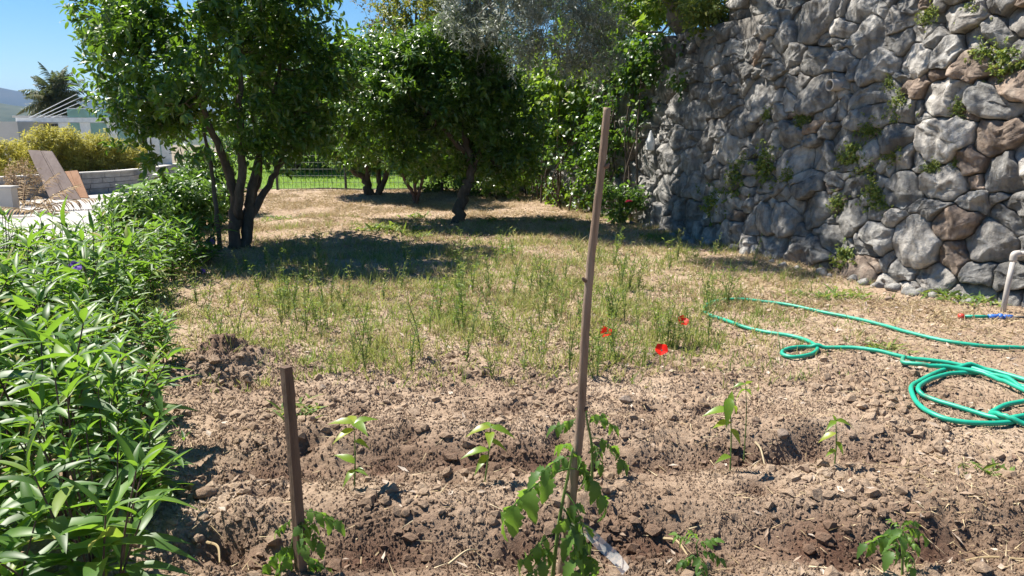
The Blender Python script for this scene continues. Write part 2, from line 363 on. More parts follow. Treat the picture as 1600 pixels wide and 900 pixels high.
def wet_and_pit_shade(x, y):
    w = 0
    for k, (x0, x1, ww) in enumerate([(-1.2, 1.75, .17), (-1.1, 2.2, .21)]):
        c = furrow_c(x, k)
        w = np.maximum(w, np.exp(-((y - c) / ww) ** 2) * sstep(x0 - .3, x0 + .2, x) * sstep(x1 + .3, x1 - .2, x) * np.clip(.75 + .8 * perlin(x * 3, y * 3, 2), 0, 1))
    w = np.maximum(w, .8 * np.exp(-((x - MOUND[0]) ** 2 + (y - MOUND[1]) ** 2) / .25 ** 2))
    for p, r in PITS: w = np.maximum(w, .8 * np.exp(-((x - p[0]) ** 2 + (y - p[1]) ** 2) / (1.3 * r) ** 2))  # pits get the dark tint too, painting in the shade of the hollows
    return np.clip(w, 0, 1)
def H(x, y):
    x = np.asarray(x, float); y = np.asarray(y, float)
    z = .05 * fbm(x * .35, y * .35, 1, 3) + .014 * fbm(x * 2.2, y * 2.2, 2, 4)
    b = bedmask(x, y); amp = .4 + 1.1 * np.clip(perlin(x * 1.5, y * 1.5, 81) * 1.3 + .45, 0, 1)
    f = 0
    for k, (x0, x1) in enumerate([(-1.3, 1.9), (-1.2, 2.4)]):
        e = sstep(x0 - .4, x0 + .2, x) * sstep(x1 + .4, x1 - .2, x); c = furrow_c(x, k)
        f = f + e * (-.075 * np.exp(-((y - c) / .13) ** 2) + .04 * np.exp(-((y - c - .27) / .16) ** 2))
    rough = .036 * fbm(x * 4.2, y * 4.2, 4, 5) + .024 * (np.abs(perlin(x * 9, y * 9, 6)) - .3) - .015 * (np.abs(perlin(x * 19, y * 19, 16)) - .3) + .008 * perlin(x * 31, y * 31, 7)
    z = z + f * b + b * amp * rough + (1 - b) * (.010 * perlin(x * 9, y * 9, 6) + .004 * perlin(x * 30, y * 30, 7))
    z = z + .17 * np.exp(-((x - MOUND[0]) ** 2 + (y - MOUND[1]) ** 2) / .24 ** 2) * (1 + .6 * perlin(x * 9, y * 9, 3) + .3 * perlin(x * 21, y * 21, 3))
    z = z - .10 * np.exp(-(((x - HOLE[0]) / .12) ** 2 + ((y - HOLE[1] + .05) / .09) ** 2))
    z = z + .10 * np.exp(-((x + 2.4) / 1.1) ** 2 - ((y - 11.0) / .5) ** 2) + .09 * np.exp(-((x + 3.0) / .8) ** 2 - ((y - 12.4) / .4) ** 2)
    z = z + .06 * np.exp(-((x + .2) / .9) ** 2 - ((y - 9.4) / .4) ** 2)
    z = z + sstep(13, 18, y) * .12 - sstep(17.8, 18.3, y) * .4
    for p, r in PITS:
        q = ((x - p[0]) / 1.5) ** 2 + (y - p[1]) ** 2; z = z - .9 * r * np.exp(-q / r ** 2) + .45 * r * np.exp(-(((x - p[0]) / 1.8) ** 2 + (y - p[1] - 1.7 * r) ** 2) / r ** 2)
    le = left_edge(y); z = z - 1.6 * sstep(le + .1, le - .9, x)
    return z
def h1(x, y): return float(H(x, y))
def snap(p, dz=0.0): return np.array([p[0], p[1], h1(p[0], p[1]) + dz])

def build_ground():
    xs = np.concatenate([np.arange(-12, -2.6, .09), np.arange(-2.6, 3.0, .0135), np.arange(3.0, 5.5, .04), np.arange(5.5, 11, .25)])
    ys = [0.4]
    while ys[-1] < 21: ys.append(ys[-1] + (.03 if ys[-1] < 1.8 else .0125 if ys[-1] < 5.0 else .0125 + (ys[-1] - 5.0) * .011))
    ys = np.array(ys); X, Y = np.meshgrid(xs, ys); Z = H(X, Y)
    nx, ny = len(xs), len(ys); i = np.arange(ny - 1)[:, None] * nx + np.arange(nx - 1)[None]
    mb = MB(); mb.add(np.stack([X, Y, Z], -1).reshape(-1, 3), np.stack([i, i + 1, i + nx + 1, i + nx], -1).reshape(-1, 4), tint=(wet_and_pit_shade(X, Y)).ravel())
    o = mb.build('garden_soil', M['soil'], None, True); tag(o, kind='structure')
build_ground()

mb = MB()                                # big sheet to the horizon, falling gently away
xs = np.concatenate([np.linspace(-6000, -100, 30), np.linspace(-90, 90, 37), np.linspace(100, 6000, 30)]); ys = np.concatenate([np.linspace(-60, 100, 33), np.linspace(110, 7000, 40)])
X, Y = np.meshgrid(xs, ys); Z = -1.15 - .02 * np.maximum(Y - 40, 0) * (Y < 1600) - 31.2 * (Y >= 1600)
i = np.arange(len(ys) - 1)[:, None] * len(xs) + np.arange(len(xs) - 1)[None]
mb.add(np.stack([X, Y, Z], -1).reshape(-1, 3), np.stack([i, i + 1, i + len(xs) + 1, i + len(xs)], -1).reshape(-1, 4))
tag(mb.build('ground', M['earth'], None, True), kind='structure')
mb = MB(); box(mb, (-42, 8, STREET - .5), (-5.2, 44, STREET)); tag(mb.build('street_paving', M['paving']), kind='structure')

def hill(name, dist, ys_px, mat, depth, seed):
    mb = MB(); n = 160; pxs = np.linspace(-700, 2300, n); V = []
    top = np.interp(pxs, [p[0] for p in ys_px], [p[1] for p in ys_px])
    for k in range(7):
        t = k / 6.0
        for a in range(n):
            d = ray(pxs[a], top[a]); s = (dist + depth * t) / d[1]; crest = CAM_H + d[2] * s * (dist / (dist + depth * t))
            z = -60 + (crest + 60) * math.sin(t * math.pi / 2) ** .8
            z += (.06 * (crest + 60)) * float(fbm(pxs[a] * .012 + seed, t * 4, seed, 4)) * (.4 + .6 * (1 - t) + .3)
            V.append((d[0] * s, d[1] * s, z))
    i = np.arange(6)[:, None] * n + np.arange(n - 1)[None]
    mb.add(V, np.stack([i, i + 1, i + n + 1, i + n], -1).reshape(-1, 4))
    tag(mb.build(name, mat, None, True), kind='structure')
hill('mountain', 2600, [(-700, 150), (-200, 118), (0, 122), (60, 136), (130, 140), (200, 152), (320, 160), (500, 150), (600, 105), (900, 120), (2300, 150)], M['hill_far'], 600, 2.0)
hill('hill', 1000, [(-700, 150), (-100, 142), (0, 148), (60, 160), (160, 176), (300, 186), (700, 180), (2300, 185)], M['hill_near'], 350, 6.0)

# lawn behind the fence
mb = MB(); X, Y = np.meshgrid(np.linspace(-9, 3, 40), np.linspace(17.7, 36, 50)); Z = .14 + .05 * (Y - 17.7) + .03 * perlin(X, Y)
i = np.arange(49)[:, None] * 40 + np.arange(39)[None]
mb.add(np.stack([X, Y, Z], -1).reshape(-1, 3), np.stack([i, i + 1, i + 41, i + 40], -1).reshape(-1, 4)); tag(mb.build('lawn', M['lawn'], None, True), kind='structure')
mb = MB(); n = 26000; x = RNG.uniform(-8.5, 2.5, n); y = RNG.uniform(17.8, 30, n)
P = np.stack([x, y, .14 + .05 * (y - 17.7) + .03 * perlin(x, y) - .01], -1)
dr = rdir(n); dr[:, 2] = np.abs(dr[:, 2]) + 1.1
leaves(mb, P, dr, rdir(n), RNG.uniform(.06, .14, n), .014, 'sliver', 0, .2)
tag(mb.build('lawn_grass', M['lawn_blade']), 'bright green mown grass behind the wire fence', 'grass', kind='stuff')

# ------------------------------------------------------------------ stone wall
WP = np.array([(-.6, 19.6), (.9, 15.2), (2.1, 12.4), (2.76, 9.95), (3.25, 8.55), (3.64, 7.6), (3.98, 6.92), (4.42, 6.2), (5.2, 5.0)])
WC = catmull(np.c_[WP, np.zeros(len(WP))], 30)[:, :2]
WS = np.r_[0, np.cumsum(np.linalg.norm(np.diff(WC, axis=0), axis=1))]; WLEN = WS[-1]
WTn = unit(np.c_[np.gradient(WC, axis=0), np.zeros(len(WC))])[:, :2]
BAT, TIER = .15, 2.90
def wall_pt(u, v, d=0.0):
    """u along the wall, v height, d outwards"""
    u = np.asarray(u, float); v = np.asarray(v, float)
    x = np.interp(u, WS, WC[:, 0]); y = np.interp(u, WS, WC[:, 1]); tx = np.interp(u, WS, WTn[:, 0]); ty = np.interp(u, WS, WTn[:, 1])
    l = np.hypot(tx, ty); tx, ty = tx / l, ty / l; nx, ny = ty, -tx          # outward = towards the garden
    back = v * BAT + np.where(v > TIER, .10, 0) - d
    return np.stack([x - nx * back, y - ny * back, v + 0 * x], -1)
# outward sign check
_n = wall_pt(WLEN * .6, 1, 1) - wall_pt(WLEN * .6, 1, 0)
SGN = 1.0 if _n[0] < 0 else -1.0
def wpt(u, v, d=0.0):
    u = np.asarray(u, float); v = np.asarray(v, float)
    if SGN > 0: return wall_pt(u, v, d)
    x = np.interp(u, WS, WC[:, 0]); y = np.interp(u, WS, WC[:, 1]); tx = np.interp(u, WS, WTn[:, 0]); ty = np.interp(u, WS, WTn[:, 1])
    l = np.hypot(tx, ty); nx, ny = -ty / l, tx / l
    back = v * BAT + np.where(v > TIER, .10, 0) - d
    return np.stack([x - nx * back, y - ny * back, v + 0 * x], -1)
_U, _V = np.meshgrid(np.linspace(0, WLEN, 700), np.linspace(0, 4.2, 200)); _PX, _PY = proj(wpt(_U, _V))
def wall_uv(px, py):
    k = np.argmin((_PX - px) ** 2 + (_PY - py) ** 2); return _U.flat[k], _V.flat[k]

U_T2 = wall_uv(1148, 30)[0]
wall = thing('stone_wall', 'tall dry grey rubble stone retaining wall beside the vegetable garden', 'wall', tuple(wpt(WLEN * .6, 0)))
wall_inv = Matrix.Translation(-wall.location)
def wpart(mb, name, mat, smooth=False):
    o = mb.build(name, mat, wall, smooth); o.matrix_parent_inverse = wall_inv; return o
ARX = 1.3
def warp(p):
    q = p.copy(); a = perlin(p[:, 0] * 2.6, p[:, 1] * 2.6, 31.0); b = perlin(p[:, 0] * 2.6, p[:, 1] * 2.6, 57.0)
    q[:, 0] += .085 * a + .022 * perlin(p[:, 0] * 11, p[:, 1] * 11, 3.0); q[:, 1] += (.085 * b + .022 * perlin(p[:, 0] * 11, p[:, 1] * 11, 9.0)) * sstep(0, .25, abs(p[:, 1] - TIER)); return q
# big stones read off the photograph: centre px, size px, kind
HAND = [(1480,215,105,70,'p'), (1568,212,78,66,'r'), (1436,378,80,82,'p'), (1555,380,100,52,'p'), (1477,285,80,62,'p'), (1497,346,68,40,'r'),
        (1408,300,46,66,'g'), (1575,268,70,54,'g'), (1405,215,58,62,'g'), (1520,105,60,52,'r'), (1485,150,90,56,'p'), (1440,95,56,46,'p'),
        (1283,150,56,56,'g'), (1190,150,52,60,'g'), (1286,98,50,52,'g'), (1250,85,48,40,'g'), (1375,105,70,50,'g'), (1360,60,62,60,'g'),
        (1320,100,34,44,'g'), (1240,210,46,50,'g'), (1330,225,70,46,'g'), (1245,255,58,46,'p'), (1290,250,44,44,'g'), (1280,328,52,62,'g'),
        (1232,342,46,42,'g'), (1340,340,48,58,'g'), (1150,370,56,46,'p'), (1110,215,32,40,'g'), (1145,235,48,34,'p'), (1195,205,32,36,'g'),
        (1200,290,40,40,'p'), (1150,275,30,56,'g'), (1095,290,44,36,'g'), (1070,170,40,34,'g'), (1125,150,40,40,'g'), (1460,430,80,36,'p'),
        (1420,420,50,42,'g'), (1390,440,44,30,'p'), (1535,432,60,40,'g'), (1585,440,48,50,'g'), (1530,310,66,30,'g'), (1470,325,52,26,'g'),
        (1345,290,48,42,'g'), (1275,30,90,56,'g'), (1190,20,60,50,'g'), (1350,8,60,34,'g'), (1570,50,44,40,'g'), (1510,30,50,56,'p'),
        (1085,335,46,36,'g'), (1040,300,40,34,'g'), (1050,250,40,36,'g'), (1245,395,50,28,'g'), (1205,385,46,36,'g'), (1030,340,36,30,'g')]
def make_wall():
    seeds = []
    for (px, py, w, h, kd) in HAND:
        u, v = wall_uv(px, py); ul, _ = wall_uv(px - w / 2, py); ur, _ = wall_uv(px + w / 2, py); _, vt = wall_uv(px, py - h / 2); _, vb = wall_uv(px, py + h / 2)
        r = .25 * (abs(ur - ul) / ARX + abs(vt - vb)); seeds.append((u, v, float(np.clip(r, .09, .42)), kd))
    u_vis = wall_uv(985, 340)[0]
    rng = np.random.default_rng(21)
    for tries, (lo, hi) in ((900, (.22, .33)), (3000, (.15, .23)), (9000, (.09, .14)), (12000, (.05, .085))):
        for _ in range(tries):
            u = rng.uniform(-.2, WLEN + .2); v = rng.uniform(-.1, 4.0); r = rng.uniform(lo, hi)
            if u < u_vis and r < .13: continue
            if abs(v - TIER) < r * .8 or (v > TIER and u < U_T2): continue
            ok = True
            for (a, b, q, _) in seeds:
                dx = (u - a) / ARX; dy = v - b
                if dx * dx + dy * dy < (.80 * (r + q)) ** 2: ok = False; break
            if ok: seeds.append((u, v, r, 'x'))
    SU = np.array([s[0] for s in seeds]) / ARX; SV = np.array([s[1] for s in seeds]); SR = np.array([s[2] for s in seeds])
    cells = []
    for k in range(len(seeds)):
        ext = SR[k] * 2.1; c = (SU[k], SV[k])
        poly = [(c[0] + ext * math.cos(a), c[1] + ext * math.sin(a)) for a in np.arange(10) / 10 * 2 * math.pi]
        d2 = (SU - c[0]) ** 2 + (SV - c[1]) ** 2
        planes = []
        for j in np.where(d2 < (ext * 2 + .7) ** 2)[0]:
            if j == k: continue
            dx, dy = SU[j] - c[0], SV[j] - c[1]; L = math.hypot(dx, dy)
            t = (L * L + SR[k] ** 2 - SR[j] ** 2) / (2 * L)       # power-diagram bisector
            planes.append((dx / L, dy / L, t))
        lim = (TIER - c[1]) if c[1] < TIER else -(TIER - c[1])
        planes.append((0, 1 if c[1] < TIER else -1, lim))
        for (nx, ny, t) in planes:
            out = []
            for a in range(len(poly)):
                p, q = poly[a], poly[(a + 1) % len(poly)]
                dp = (p[0] - c[0]) * nx + (p[1] - c[1]) * ny - t; dq = (q[0] - c[0]) * nx + (q[1] - c[1]) * ny - t
                if dp <= 0: out.append(p)
                if dp * dq < 0: s = dp / (dp - dq); out.append((p[0] + s * (q[0] - p[0]), p[1] + s * (q[1] - p[1])))
            poly = out
            if len(poly) < 3: break
        if len(poly) < 3: continue
        rs = np.random.default_rng(k + 5000); parts = [np.array(poly)]
        if seeds[k][3] == 'x' and SR[k] > .085 and rs.random() < .6:           # split into two angular stones
            th = rs.normal(0, .55) + (math.pi / 2 if rs.random() < .3 else 0); nx, ny = -math.sin(th), math.cos(th); cc = parts[0].mean(0); of = rs.normal() * .18 * SR[k]; parts = []
            for sg in (1, -1):
                out = []
                for a in range(len(poly)):
                    p, q = poly[a], poly[(a + 1) % len(poly)]
                    dp = sg * ((p[0] - cc[0]) * nx + (p[1] - cc[1]) * ny - of); dq = sg * ((q[0] - cc[0]) * nx + (q[1] - cc[1]) * ny - of)
                    if dp <= 0: out.append(p)
                    if dp * dq < 0: s = dp / (dp - dq); out.append((p[0] + s * (q[0] - p[0]), p[1] + s * (q[1] - p[1])))
                if len(out) >= 3: parts.append(np.array(out))
        for j, pt in enumerate(parts): cells.append((k + j * 3000, pt))
    stones = []
    for k, poly in cells:
        P2 = poly.copy(); P2[:, 0] *= ARX; ctr = P2.mean(0)
        if ctr[0] < -.1 or ctr[0] > WLEN + .1: continue
        area = .5 * abs(np.dot(P2[:, 0], np.roll(P2[:, 1], 1)) - np.dot(P2[:, 1], np.roll(P2[:, 0], 1)))
        if area < .0012: continue
        sz = math.sqrt(area)
        # inset, resample, round the corners, roughen
        rngk = np.random.default_rng(k + 100)
        ns = 60 if sz > .2 else 36
        gap = .001 + .005 * rngk.random()
        ang = np.arctan2(P2[:, 1] - ctr[1], P2[:, 0] - ctr[0]); P2 = P2[np.argsort(ang)]
        seg = np.linalg.norm(np.roll(P2, -1, 0) - P2, axis=1); cs = np.r_[0, np.cumsum(seg)]
        tt = np.arange(ns) / ns * cs[-1]; pc = np.vstack([P2, P2[:1]])
        ring = np.stack([np.interp(tt, cs, pc[:, 0]), np.interp(tt, cs, pc[:, 1])], -1)
        ring = .1 * np.roll(ring, 1, 0) + .8 * ring + .1 * np.roll(ring, -1, 0)
        rad = np.linalg.norm(ring - ctr, axis=1, keepdims=True)
        nz = perlin(ring[:, 0] * 9, ring[:, 1] * 9, k * .37)[:, None]
        ring = ctr + (ring - ctr) * np.clip(1 - gap / rad + .03 * nz, .6, 1.02)
        Hh = rngk.uniform(.06, .14) * min(1, sz / .22) + .015
        V = []; fr = [0, .22, .44, .63, .79, .91, .975, 1.0, 1.0]
        tilt = rngk.normal(0, .22, 2)
        fac = [(unit(rngk.normal(size=2)), rngk.uniform(.0, .42) * sz, rngk.uniform(.15, .7)) for _ in range(4)]
        for fi, f in enumerate(fr):
            pts = ctr + (ring - ctr) * f
            if fi == 0: pts = ctr[None]
            q = pts - ctr
            h = np.full(len(pts), Hh) + q @ tilt
            for (dv, off, sl) in fac: h = np.minimum(h, Hh - (q @ dv - off) * sl)
            h += (.018 * fbm(pts[:, 0] * 7, pts[:, 1] * 7, k * 1.7, 4) - .055 * np.abs(perlin(pts[:, 0] * 5.5, pts[:, 1] * 7, k * 2.3)) - .03 * np.abs(perlin(pts[:, 0] * 14, pts[:, 1] * 14, k * 3.1)) + .025) * min(1, sz / .15) + .006 * perlin(pts[:, 0] * 40, pts[:, 1] * 40, k)
            edge = (0, 0, 0, .0, .0, .02, .10, .42, 1)[fi]
            h = np.maximum(h, .0) * (1 - edge) - .09 * (fi == 8) - .01 * (fi == 7)
            pw = warp(pts); V.append(wpt(pw[:, 0], pw[:, 1], h))
        V = np.concatenate(V); T = [(0, 1 + a, 1 + (a + 1) % ns) for a in range(ns)]; Q = []
        for fi in range(len(fr) - 2):
            b0 = 1 + fi * ns; b1 = b0 + ns
            Q += [(b0 + a, b1 + a, b1 + (a + 1) % ns, b0 + (a + 1) % ns) for a in range(ns)]
        kd = seeds[k % 3000][3]
        if kd == 'x': kd = rngk.choice(['g', 'g', 'g', 'g', 'p', 'p', 'r'] if ctr[0] > wall_uv(1330, 300)[0] else ['g'] * 12 + ['p'] * 3 + ['r'])
        cpx, cpy = proj(wpt(*ctr, 0)); dist = np.linalg.norm(wpt(*ctr, 0))
        vis = (area / dist ** 2) * (1 if 985 < cpx < 1660 and cpy > -40 else .02)
        stones.append((vis, V, Q, T, kd, rngk.random(), ctr))
    stones.sort(key=lambda s: -s[0])
    rest = {'g': MB(), 'p': MB(), 'r': MB()}; mt = {'g': M['stone_grey'], 'p': M['stone_pale'], 'r': M['stone_rust']}
    for n, (vis, V, Q, T, kd, rv, ctr) in enumerate(stones):
        if n < 298:
            mb = MB(); mb.add(V, Q, T, rv); wpart(mb, 'stone', mt[kd], True)
        else: rest['g' if kd == 'r' else kd].add(V, Q, T, rv)
    for kd, nm in (('g', 'remaining_grey_stones'), ('p', 'remaining_pale_stones')):
        if rest[kd].n: tag(wpart(rest[kd], nm, mt[kd], True), kind='stuff')
    # earth and mortar core behind the stones
    U, V_ = np.meshgrid(np.linspace(0, WLEN, 160), np.r_[np.linspace(-.25, TIER - .001, 20), np.linspace(TIER + .001, 4.0, 8)]); V_ = np.where(U < U_T2, np.minimum(V_, TIER - .02), V_); P = wpt(U, V_, -.012 + .016 * perlin(U * 9, V_ * 9))
    nx = 160; ny = 28; i = np.arange(ny - 1)[:, None] * nx + np.arange(nx - 1)[None]
    mb = MB(); mb.add(P.reshape(-1, 3), np.stack([i, i + 1, i + nx + 1, i + nx], -1).reshape(-1, 4)); wpart(mb, 'mortar_core', M['mortar'], True)
    # terrace behind the wall top
    A = wpt(np.linspace(0, WLEN, 60), np.full(60, TIER - .04), -.1); B = A + np.array([14, 6, .3])
    mb = MB(); mb.add(np.vstack([A, B]), [(a, a + 1, a + 61, a + 60) for a in range(59)]); tag(mb.build('terrace', M['earth']), kind='structure')
    print('stones', len(stones))
make_wall()
# drain pipe through the wall
u, v = wall_uv(1320, 134); c = wpt(u, v, .09); o_ = wpt(u, v, 1.0) - wpt(u, v, 0); o_ = unit(o_)
mb = MB(); ppx = [c - o_ * .05, c + o_ * .13, c + o_ * .13, c - o_ * .02]; tube(mb, ppx[:2], .062, 20, cap=False); tube(mb, [c + o_ * .13, c + o_ * .131], [.062, .05], 20, cap=False); tube(mb, [c + o_ * .131, c - o_ * .04], .05, 20, cap=False)
wpart(mb, 'drain_pipe', M['pipe'], True)
print('wall done')

# ------------------------------------------------------------------ trees
def crown_points(blobs, n, rng, lo=.35, gap=.0, seed=1.0, gf=1.2):
    vol = np.array([b[1][0] * b[1][1] * b[1][2] for b in blobs]); vol = vol / vol.sum(); out = []; dirs = []
    while sum(len(a) for a in out) < n:
        k = rng.choice(len(blobs), size=n, p=vol); d = unit(rng.normal(size=(n, 3)))
        r = lo + (1 - lo) * rng.random(n) ** .55
        C = np.array([blobs[a][0] for a in k]); Rr = np.array([blobs[a][1] for a in k])
        r = r * (1 + .28 * perlin(d[:, 0] * 2.1 + seed, d[:, 1] * 2.1, d[:, 2] * 2.1 + k))
        P = C + d * Rr * r[:, None]
        keep = perlin(P[:, 0] * gf + seed, P[:, 1] * gf, P[:, 2] * gf) > gap
        out.append(P[keep]); dirs.append(d[keep])
    return np.concatenate(out)[:n], np.concatenate(dirs)[:n]
def twig_leaves(mb, C, O, per, L, Wd, rng, kind='mid', tl=.26, up=.25, spread=.9, droop=.3, fold=.35, hang=0.0):
    n = len(C); ax = unit(O * .8 + rng.normal(size=(n, 3)) * .5 + np.array([0, 0, up]))
    idx = np.repeat(np.arange(n), per); m = len(idx); t = np.tile((np.arange(per) + .5) / per, n)
    a = ax[idx]; rd = unit(rng.normal(size=(m, 3))); rd = unit(rd - a * (rd * a).sum(1, keepdims=True))
    P = C[idx] + a * ((t - .5) * tl)[:, None] + rd * .01
    dr = unit(a * .55 + rd * spread + np.array([0, 0, -hang]))
    U = unit(np.array([0, 0, 1.0]) + a * .5 + rng.normal(size=(m, 3)) * .45)
    leaves(mb, P, dr, U, L * rng.uniform(.65, 1.2, m), Wd * rng.uniform(.75, 1.15, m), kind, fold, rng.uniform(0, 2 * droop, m), rng.random(m))
    return ax
def grow(mb, stems, targets, radii, rng, sag=.12, n=5):
    """stems: list of (path, radii); targets: attractor points connected one after another"""
    nodes = []; nr = []
    for P, r in stems:
        C = catmull(P, 6); rr = np.interp(np.linspace(0, 1, len(C)), np.linspace(0, 1, len(r)), r)
        C[1:-1] += rng.normal(size=(len(C) - 2, 3)) * (rr[1:-1, None] * .22)
        tube(mb, C, rr, 9, .5, True, .12); k = len(C) // 3
        nodes += list(C[k:]); nr += list(rr[k:])
    for T, r0 in zip(targets, radii):
        for p in T:
            N = np.array(nodes); d = np.linalg.norm(N - p, axis=1) + .5 * np.maximum(N[:, 2] - p[2], 0)
            k = int(np.argmin(d)); a = N[k]; ra = min(r0, nr[k] * .75)
            t = np.linspace(0, 1, 5)[:, None]; Q = a + (p - a) * t + np.array([0, 0, -1.0]) * (sag * np.linalg.norm(p - a) * np.sin(t * math.pi)) + rng.normal(size=(5, 3)) * .03 * np.linalg.norm(p - a) * np.sin(t * math.pi)
            rr = np.linspace(ra, ra * .4, 5); tube(mb, Q, rr, n, .5, False); nodes += list(Q[1:]); nr += list(rr[1:])
def tree(name, label, base, stems, blobs, leaf, mat, bark, ntw=900, per=14, seed=1, lo=.35, gap=-.12, kind='mid', group=None, tl=.26, up=.25, droop=.3, gf=1.2, n1=40, n2=160, hang=0., cat='tree', r1=.018, r2=.007, spread=.9):
    rng = np.random.default_rng(seed); base = np.asarray(base, float)
    root = thing(name, label, cat, base, group)
    L, Wd = leaf; C, O = crown_points(blobs, ntw, rng, lo, gap, seed * 3.7, gf)
    mb = MB(); ax = twig_leaves(mb, C - base, O, per, L, Wd, rng, kind, tl, up, spread, droop, .35, hang); mb.build('crown', mat, root)
    wood = MB()
    a1, _ = crown_points(blobs, n1, rng, .1, gap, seed * 3.7, gf); a2 = C[rng.permutation(len(C))[:n2]]
    grow(wood, [(np.asarray(P, float) - base, r) for P, r in stems], [a1 - base, a2 - base], [r1, r2], rng)
    wood.build('trunk', bark, root, True); return root

# A: the big citrus beside the flowering border
b = snap(G(368, 388)); yA = b[1]
def dp(px, py, dy=0.0, y0=None): return D(px, py, (yA if y0 is None else y0) + dy)
stemsA = [([snap(b + [-.02, 0, 0], -.05), dp(368, 330), dp(358, 270, -.1), dp(330, 200, -.3), dp(300, 130, -.5)], [.085, .07, .055, .04, .02]),
          ([snap(b + [.12, .1, 0], -.05), dp(388, 330, .1), dp(400, 270, .1), dp(420, 190, .3), dp(440, 90, .4)], [.075, .065, .05, .035, .02]),
          ([dp(385, 350, .1), dp(420, 290, .3), dp(450, 235, .5), dp(505, 205, .7)], [.05, .042, .034, .018]),
          ([dp(372, 340), dp(378, 260, -.2), dp(375, 170, -.1), dp(380, 60)], [.06, .05, .04, .02]),
          ([snap(G(345, 392), -.05), dp(338, 330, -.3), dp(330, 260, -.3), dp(318, 200, -.4)], [.03, .027, .023, .015]),
          ([dp(375, 350, .1), dp(400, 300, .5), dp(405, 240, .8), dp(390, 160, 1.0)], [.05, .042, .034, .02])]
yc = yA + .1
blobsA = [(D(340, 95, yc), (1.55, 1.45, 1.15)), (D(230, 120, yc - .1), (.72, .8, .8)), (D(440, 110, yc + .2), (.95, 1.1, .95)), (D(300, 215, yc - .3), (.85, .9, .52)),
          (D(455, 205, yc + .3), (.62, .8, .42)), (D(350, -20, yc), (1.5, 1.4, .9)), (D(170, 30, yc), (.42, .5, .42)), (D(500, 70, yc + .3), (.42, .6, .5))]
tree('citrus_tree', 'broad citrus tree with several slanting trunks beside the flowering border', b, stemsA, blobsA, (.105, .05), M['citrus'], M['bark'], 1700, 15, 11, .42, -.12)
# C: citrus with one dark curved trunk
b = snap(G(713, 347)); y0 = b[1]; q = lambda px, py, dy=0: D(px, py, y0 + dy)
tree('citrus_tree', 'dark citrus tree with a single bent trunk standing near the stone wall', b,
     [([b - [0, 0, .05], q(722, 310), q(735, 280), q(730, 230), q(715, 180, .2), q(700, 120, .3)], [.10, .085, .07, .06, .045, .02]),
      ([q(733, 270), q(755, 230), q(790, 180, .3)], [.05, .04, .02]), ([q(728, 240), q(690, 200, -.2), q(650, 170, -.2)], [.045, .035, .02])],
     [(q(690, 135), (1.35, 1.2, .9)), (q(595, 165, -.1), (.95, 1., .75)), (q(780, 190, .1), (.8, .9, .85)), (q(700, 90, .1), (.9, 1., .5)), (q(560, 215, .3), (.45, .6, .4)), (q(660, 230, .2), (.95, .8, .45)), (q(800, 255, .6), (.55, .6, .5)), (q(620, 90, .3), (.8, .9, .5))],
     (.11, .052), M['citrus'], M['bark'], 2100, 15, 23, .4, -.2, 'lite')
# B: low many-stemmed citrus in front of the fence
b = snap(G(583, 312)); y0 = b[1]
tree('citrus_tree', 'low many-stemmed citrus tree branching right from the ground by the wire fence', b,
     [([b + [-.12, 0, -.05], q(570, 280), q(545, 262), q(515, 225), q(500, 190)], [.08, .07, .05, .04, .02]),
      ([b + [-.05, 0, -.05], q(575, 280), q(576, 240), q(570, 190)], [.075, .065, .05, .02]), ([b + [.05, 0, -.05], q(600, 285), q(606, 250), q(615, 200)], [.07, .06, .05, .02]),
      ([b + [.1, .1, -.05], q(592, 270), q(590, 230)], [.06, .05, .03])],
     [(q(585, 205), (1.05, .9, .75)), (q(520, 190), (.7, .8, .6)), (q(640, 190), (.9, .9, .75)), (q(580, 130), (1.4, 1., .9)), (q(560, 235), (.8, .8, .45))],
     (.12, .055), M['citrus'], M['bark'], 1300, 14, 37, .4, -.3, 'lite')
# small twisted citrus with reddish stems
b = snap(G(650, 322)); y0 = b[1]
tree('citrus_tree', 'small young citrus tree with thin twisted reddish stems', b,
     [([b - [0, 0, .05], q(645, 300), q(632, 280), q(625, 245)], [.045, .04, .03, .015]), ([b - [0, 0, .03], q(655, 300), q(662, 275), q(668, 240)], [.04, .035, .03, .015]), ([q(650, 305), q(648, 270), q(650, 230)], [.03, .025, .015])],
     [(q(645, 235), (.7, .6, .42)), (q(690, 225), (.5, .6, .4))], (.11, .05), M['citrus'], M['stem_dark'], 260, 13, 41, .3, -.3)
# round dark tree beyond the fence
b = np.array([-6.1, 21.5, .33]); y0 = b[1]
tree('round_tree', 'dense dark rounded tree on the lawn behind the wire fence', b, [([b - [0, 0, .1], q(468, 240), q(470, 190)], [.1, .08, .05])],
     [(q(470, 215), (1.25, 1.1, 1.05)), (q(475, 150), (1.5, 1.3, 1.0)), (q(540, 120, .5), (1.5, 1.2, 1.0))], (.16, .075), M['citrus'], M['bark'], 900, 13, 51, .45, -.5, 'lite')
# yellow green tree behind
b = np.array([-2.6, 21.0, .3]); y0 = b[1]
tree('yellow_green_tree', 'tall yellow-green tree with reddish young leaves rising behind the citrus trees', b, [([b - [0, 0, .1], q(645, 200), q(648, 100), q(650, 20)], [.12, .1, .07, .03])],
     [(q(655, 80), (1.25, 1.2, .9)), (q(650, 10), (1.0, 1.1, .9)), (q(600, 110), (.6, .8, .5)), (q(700, 60), (.8, .9, .8))], (.12, .055), M['yellow_tree'], M['bark'], 1000, 12, 61, .4, -.15, 'lite', up=.5)
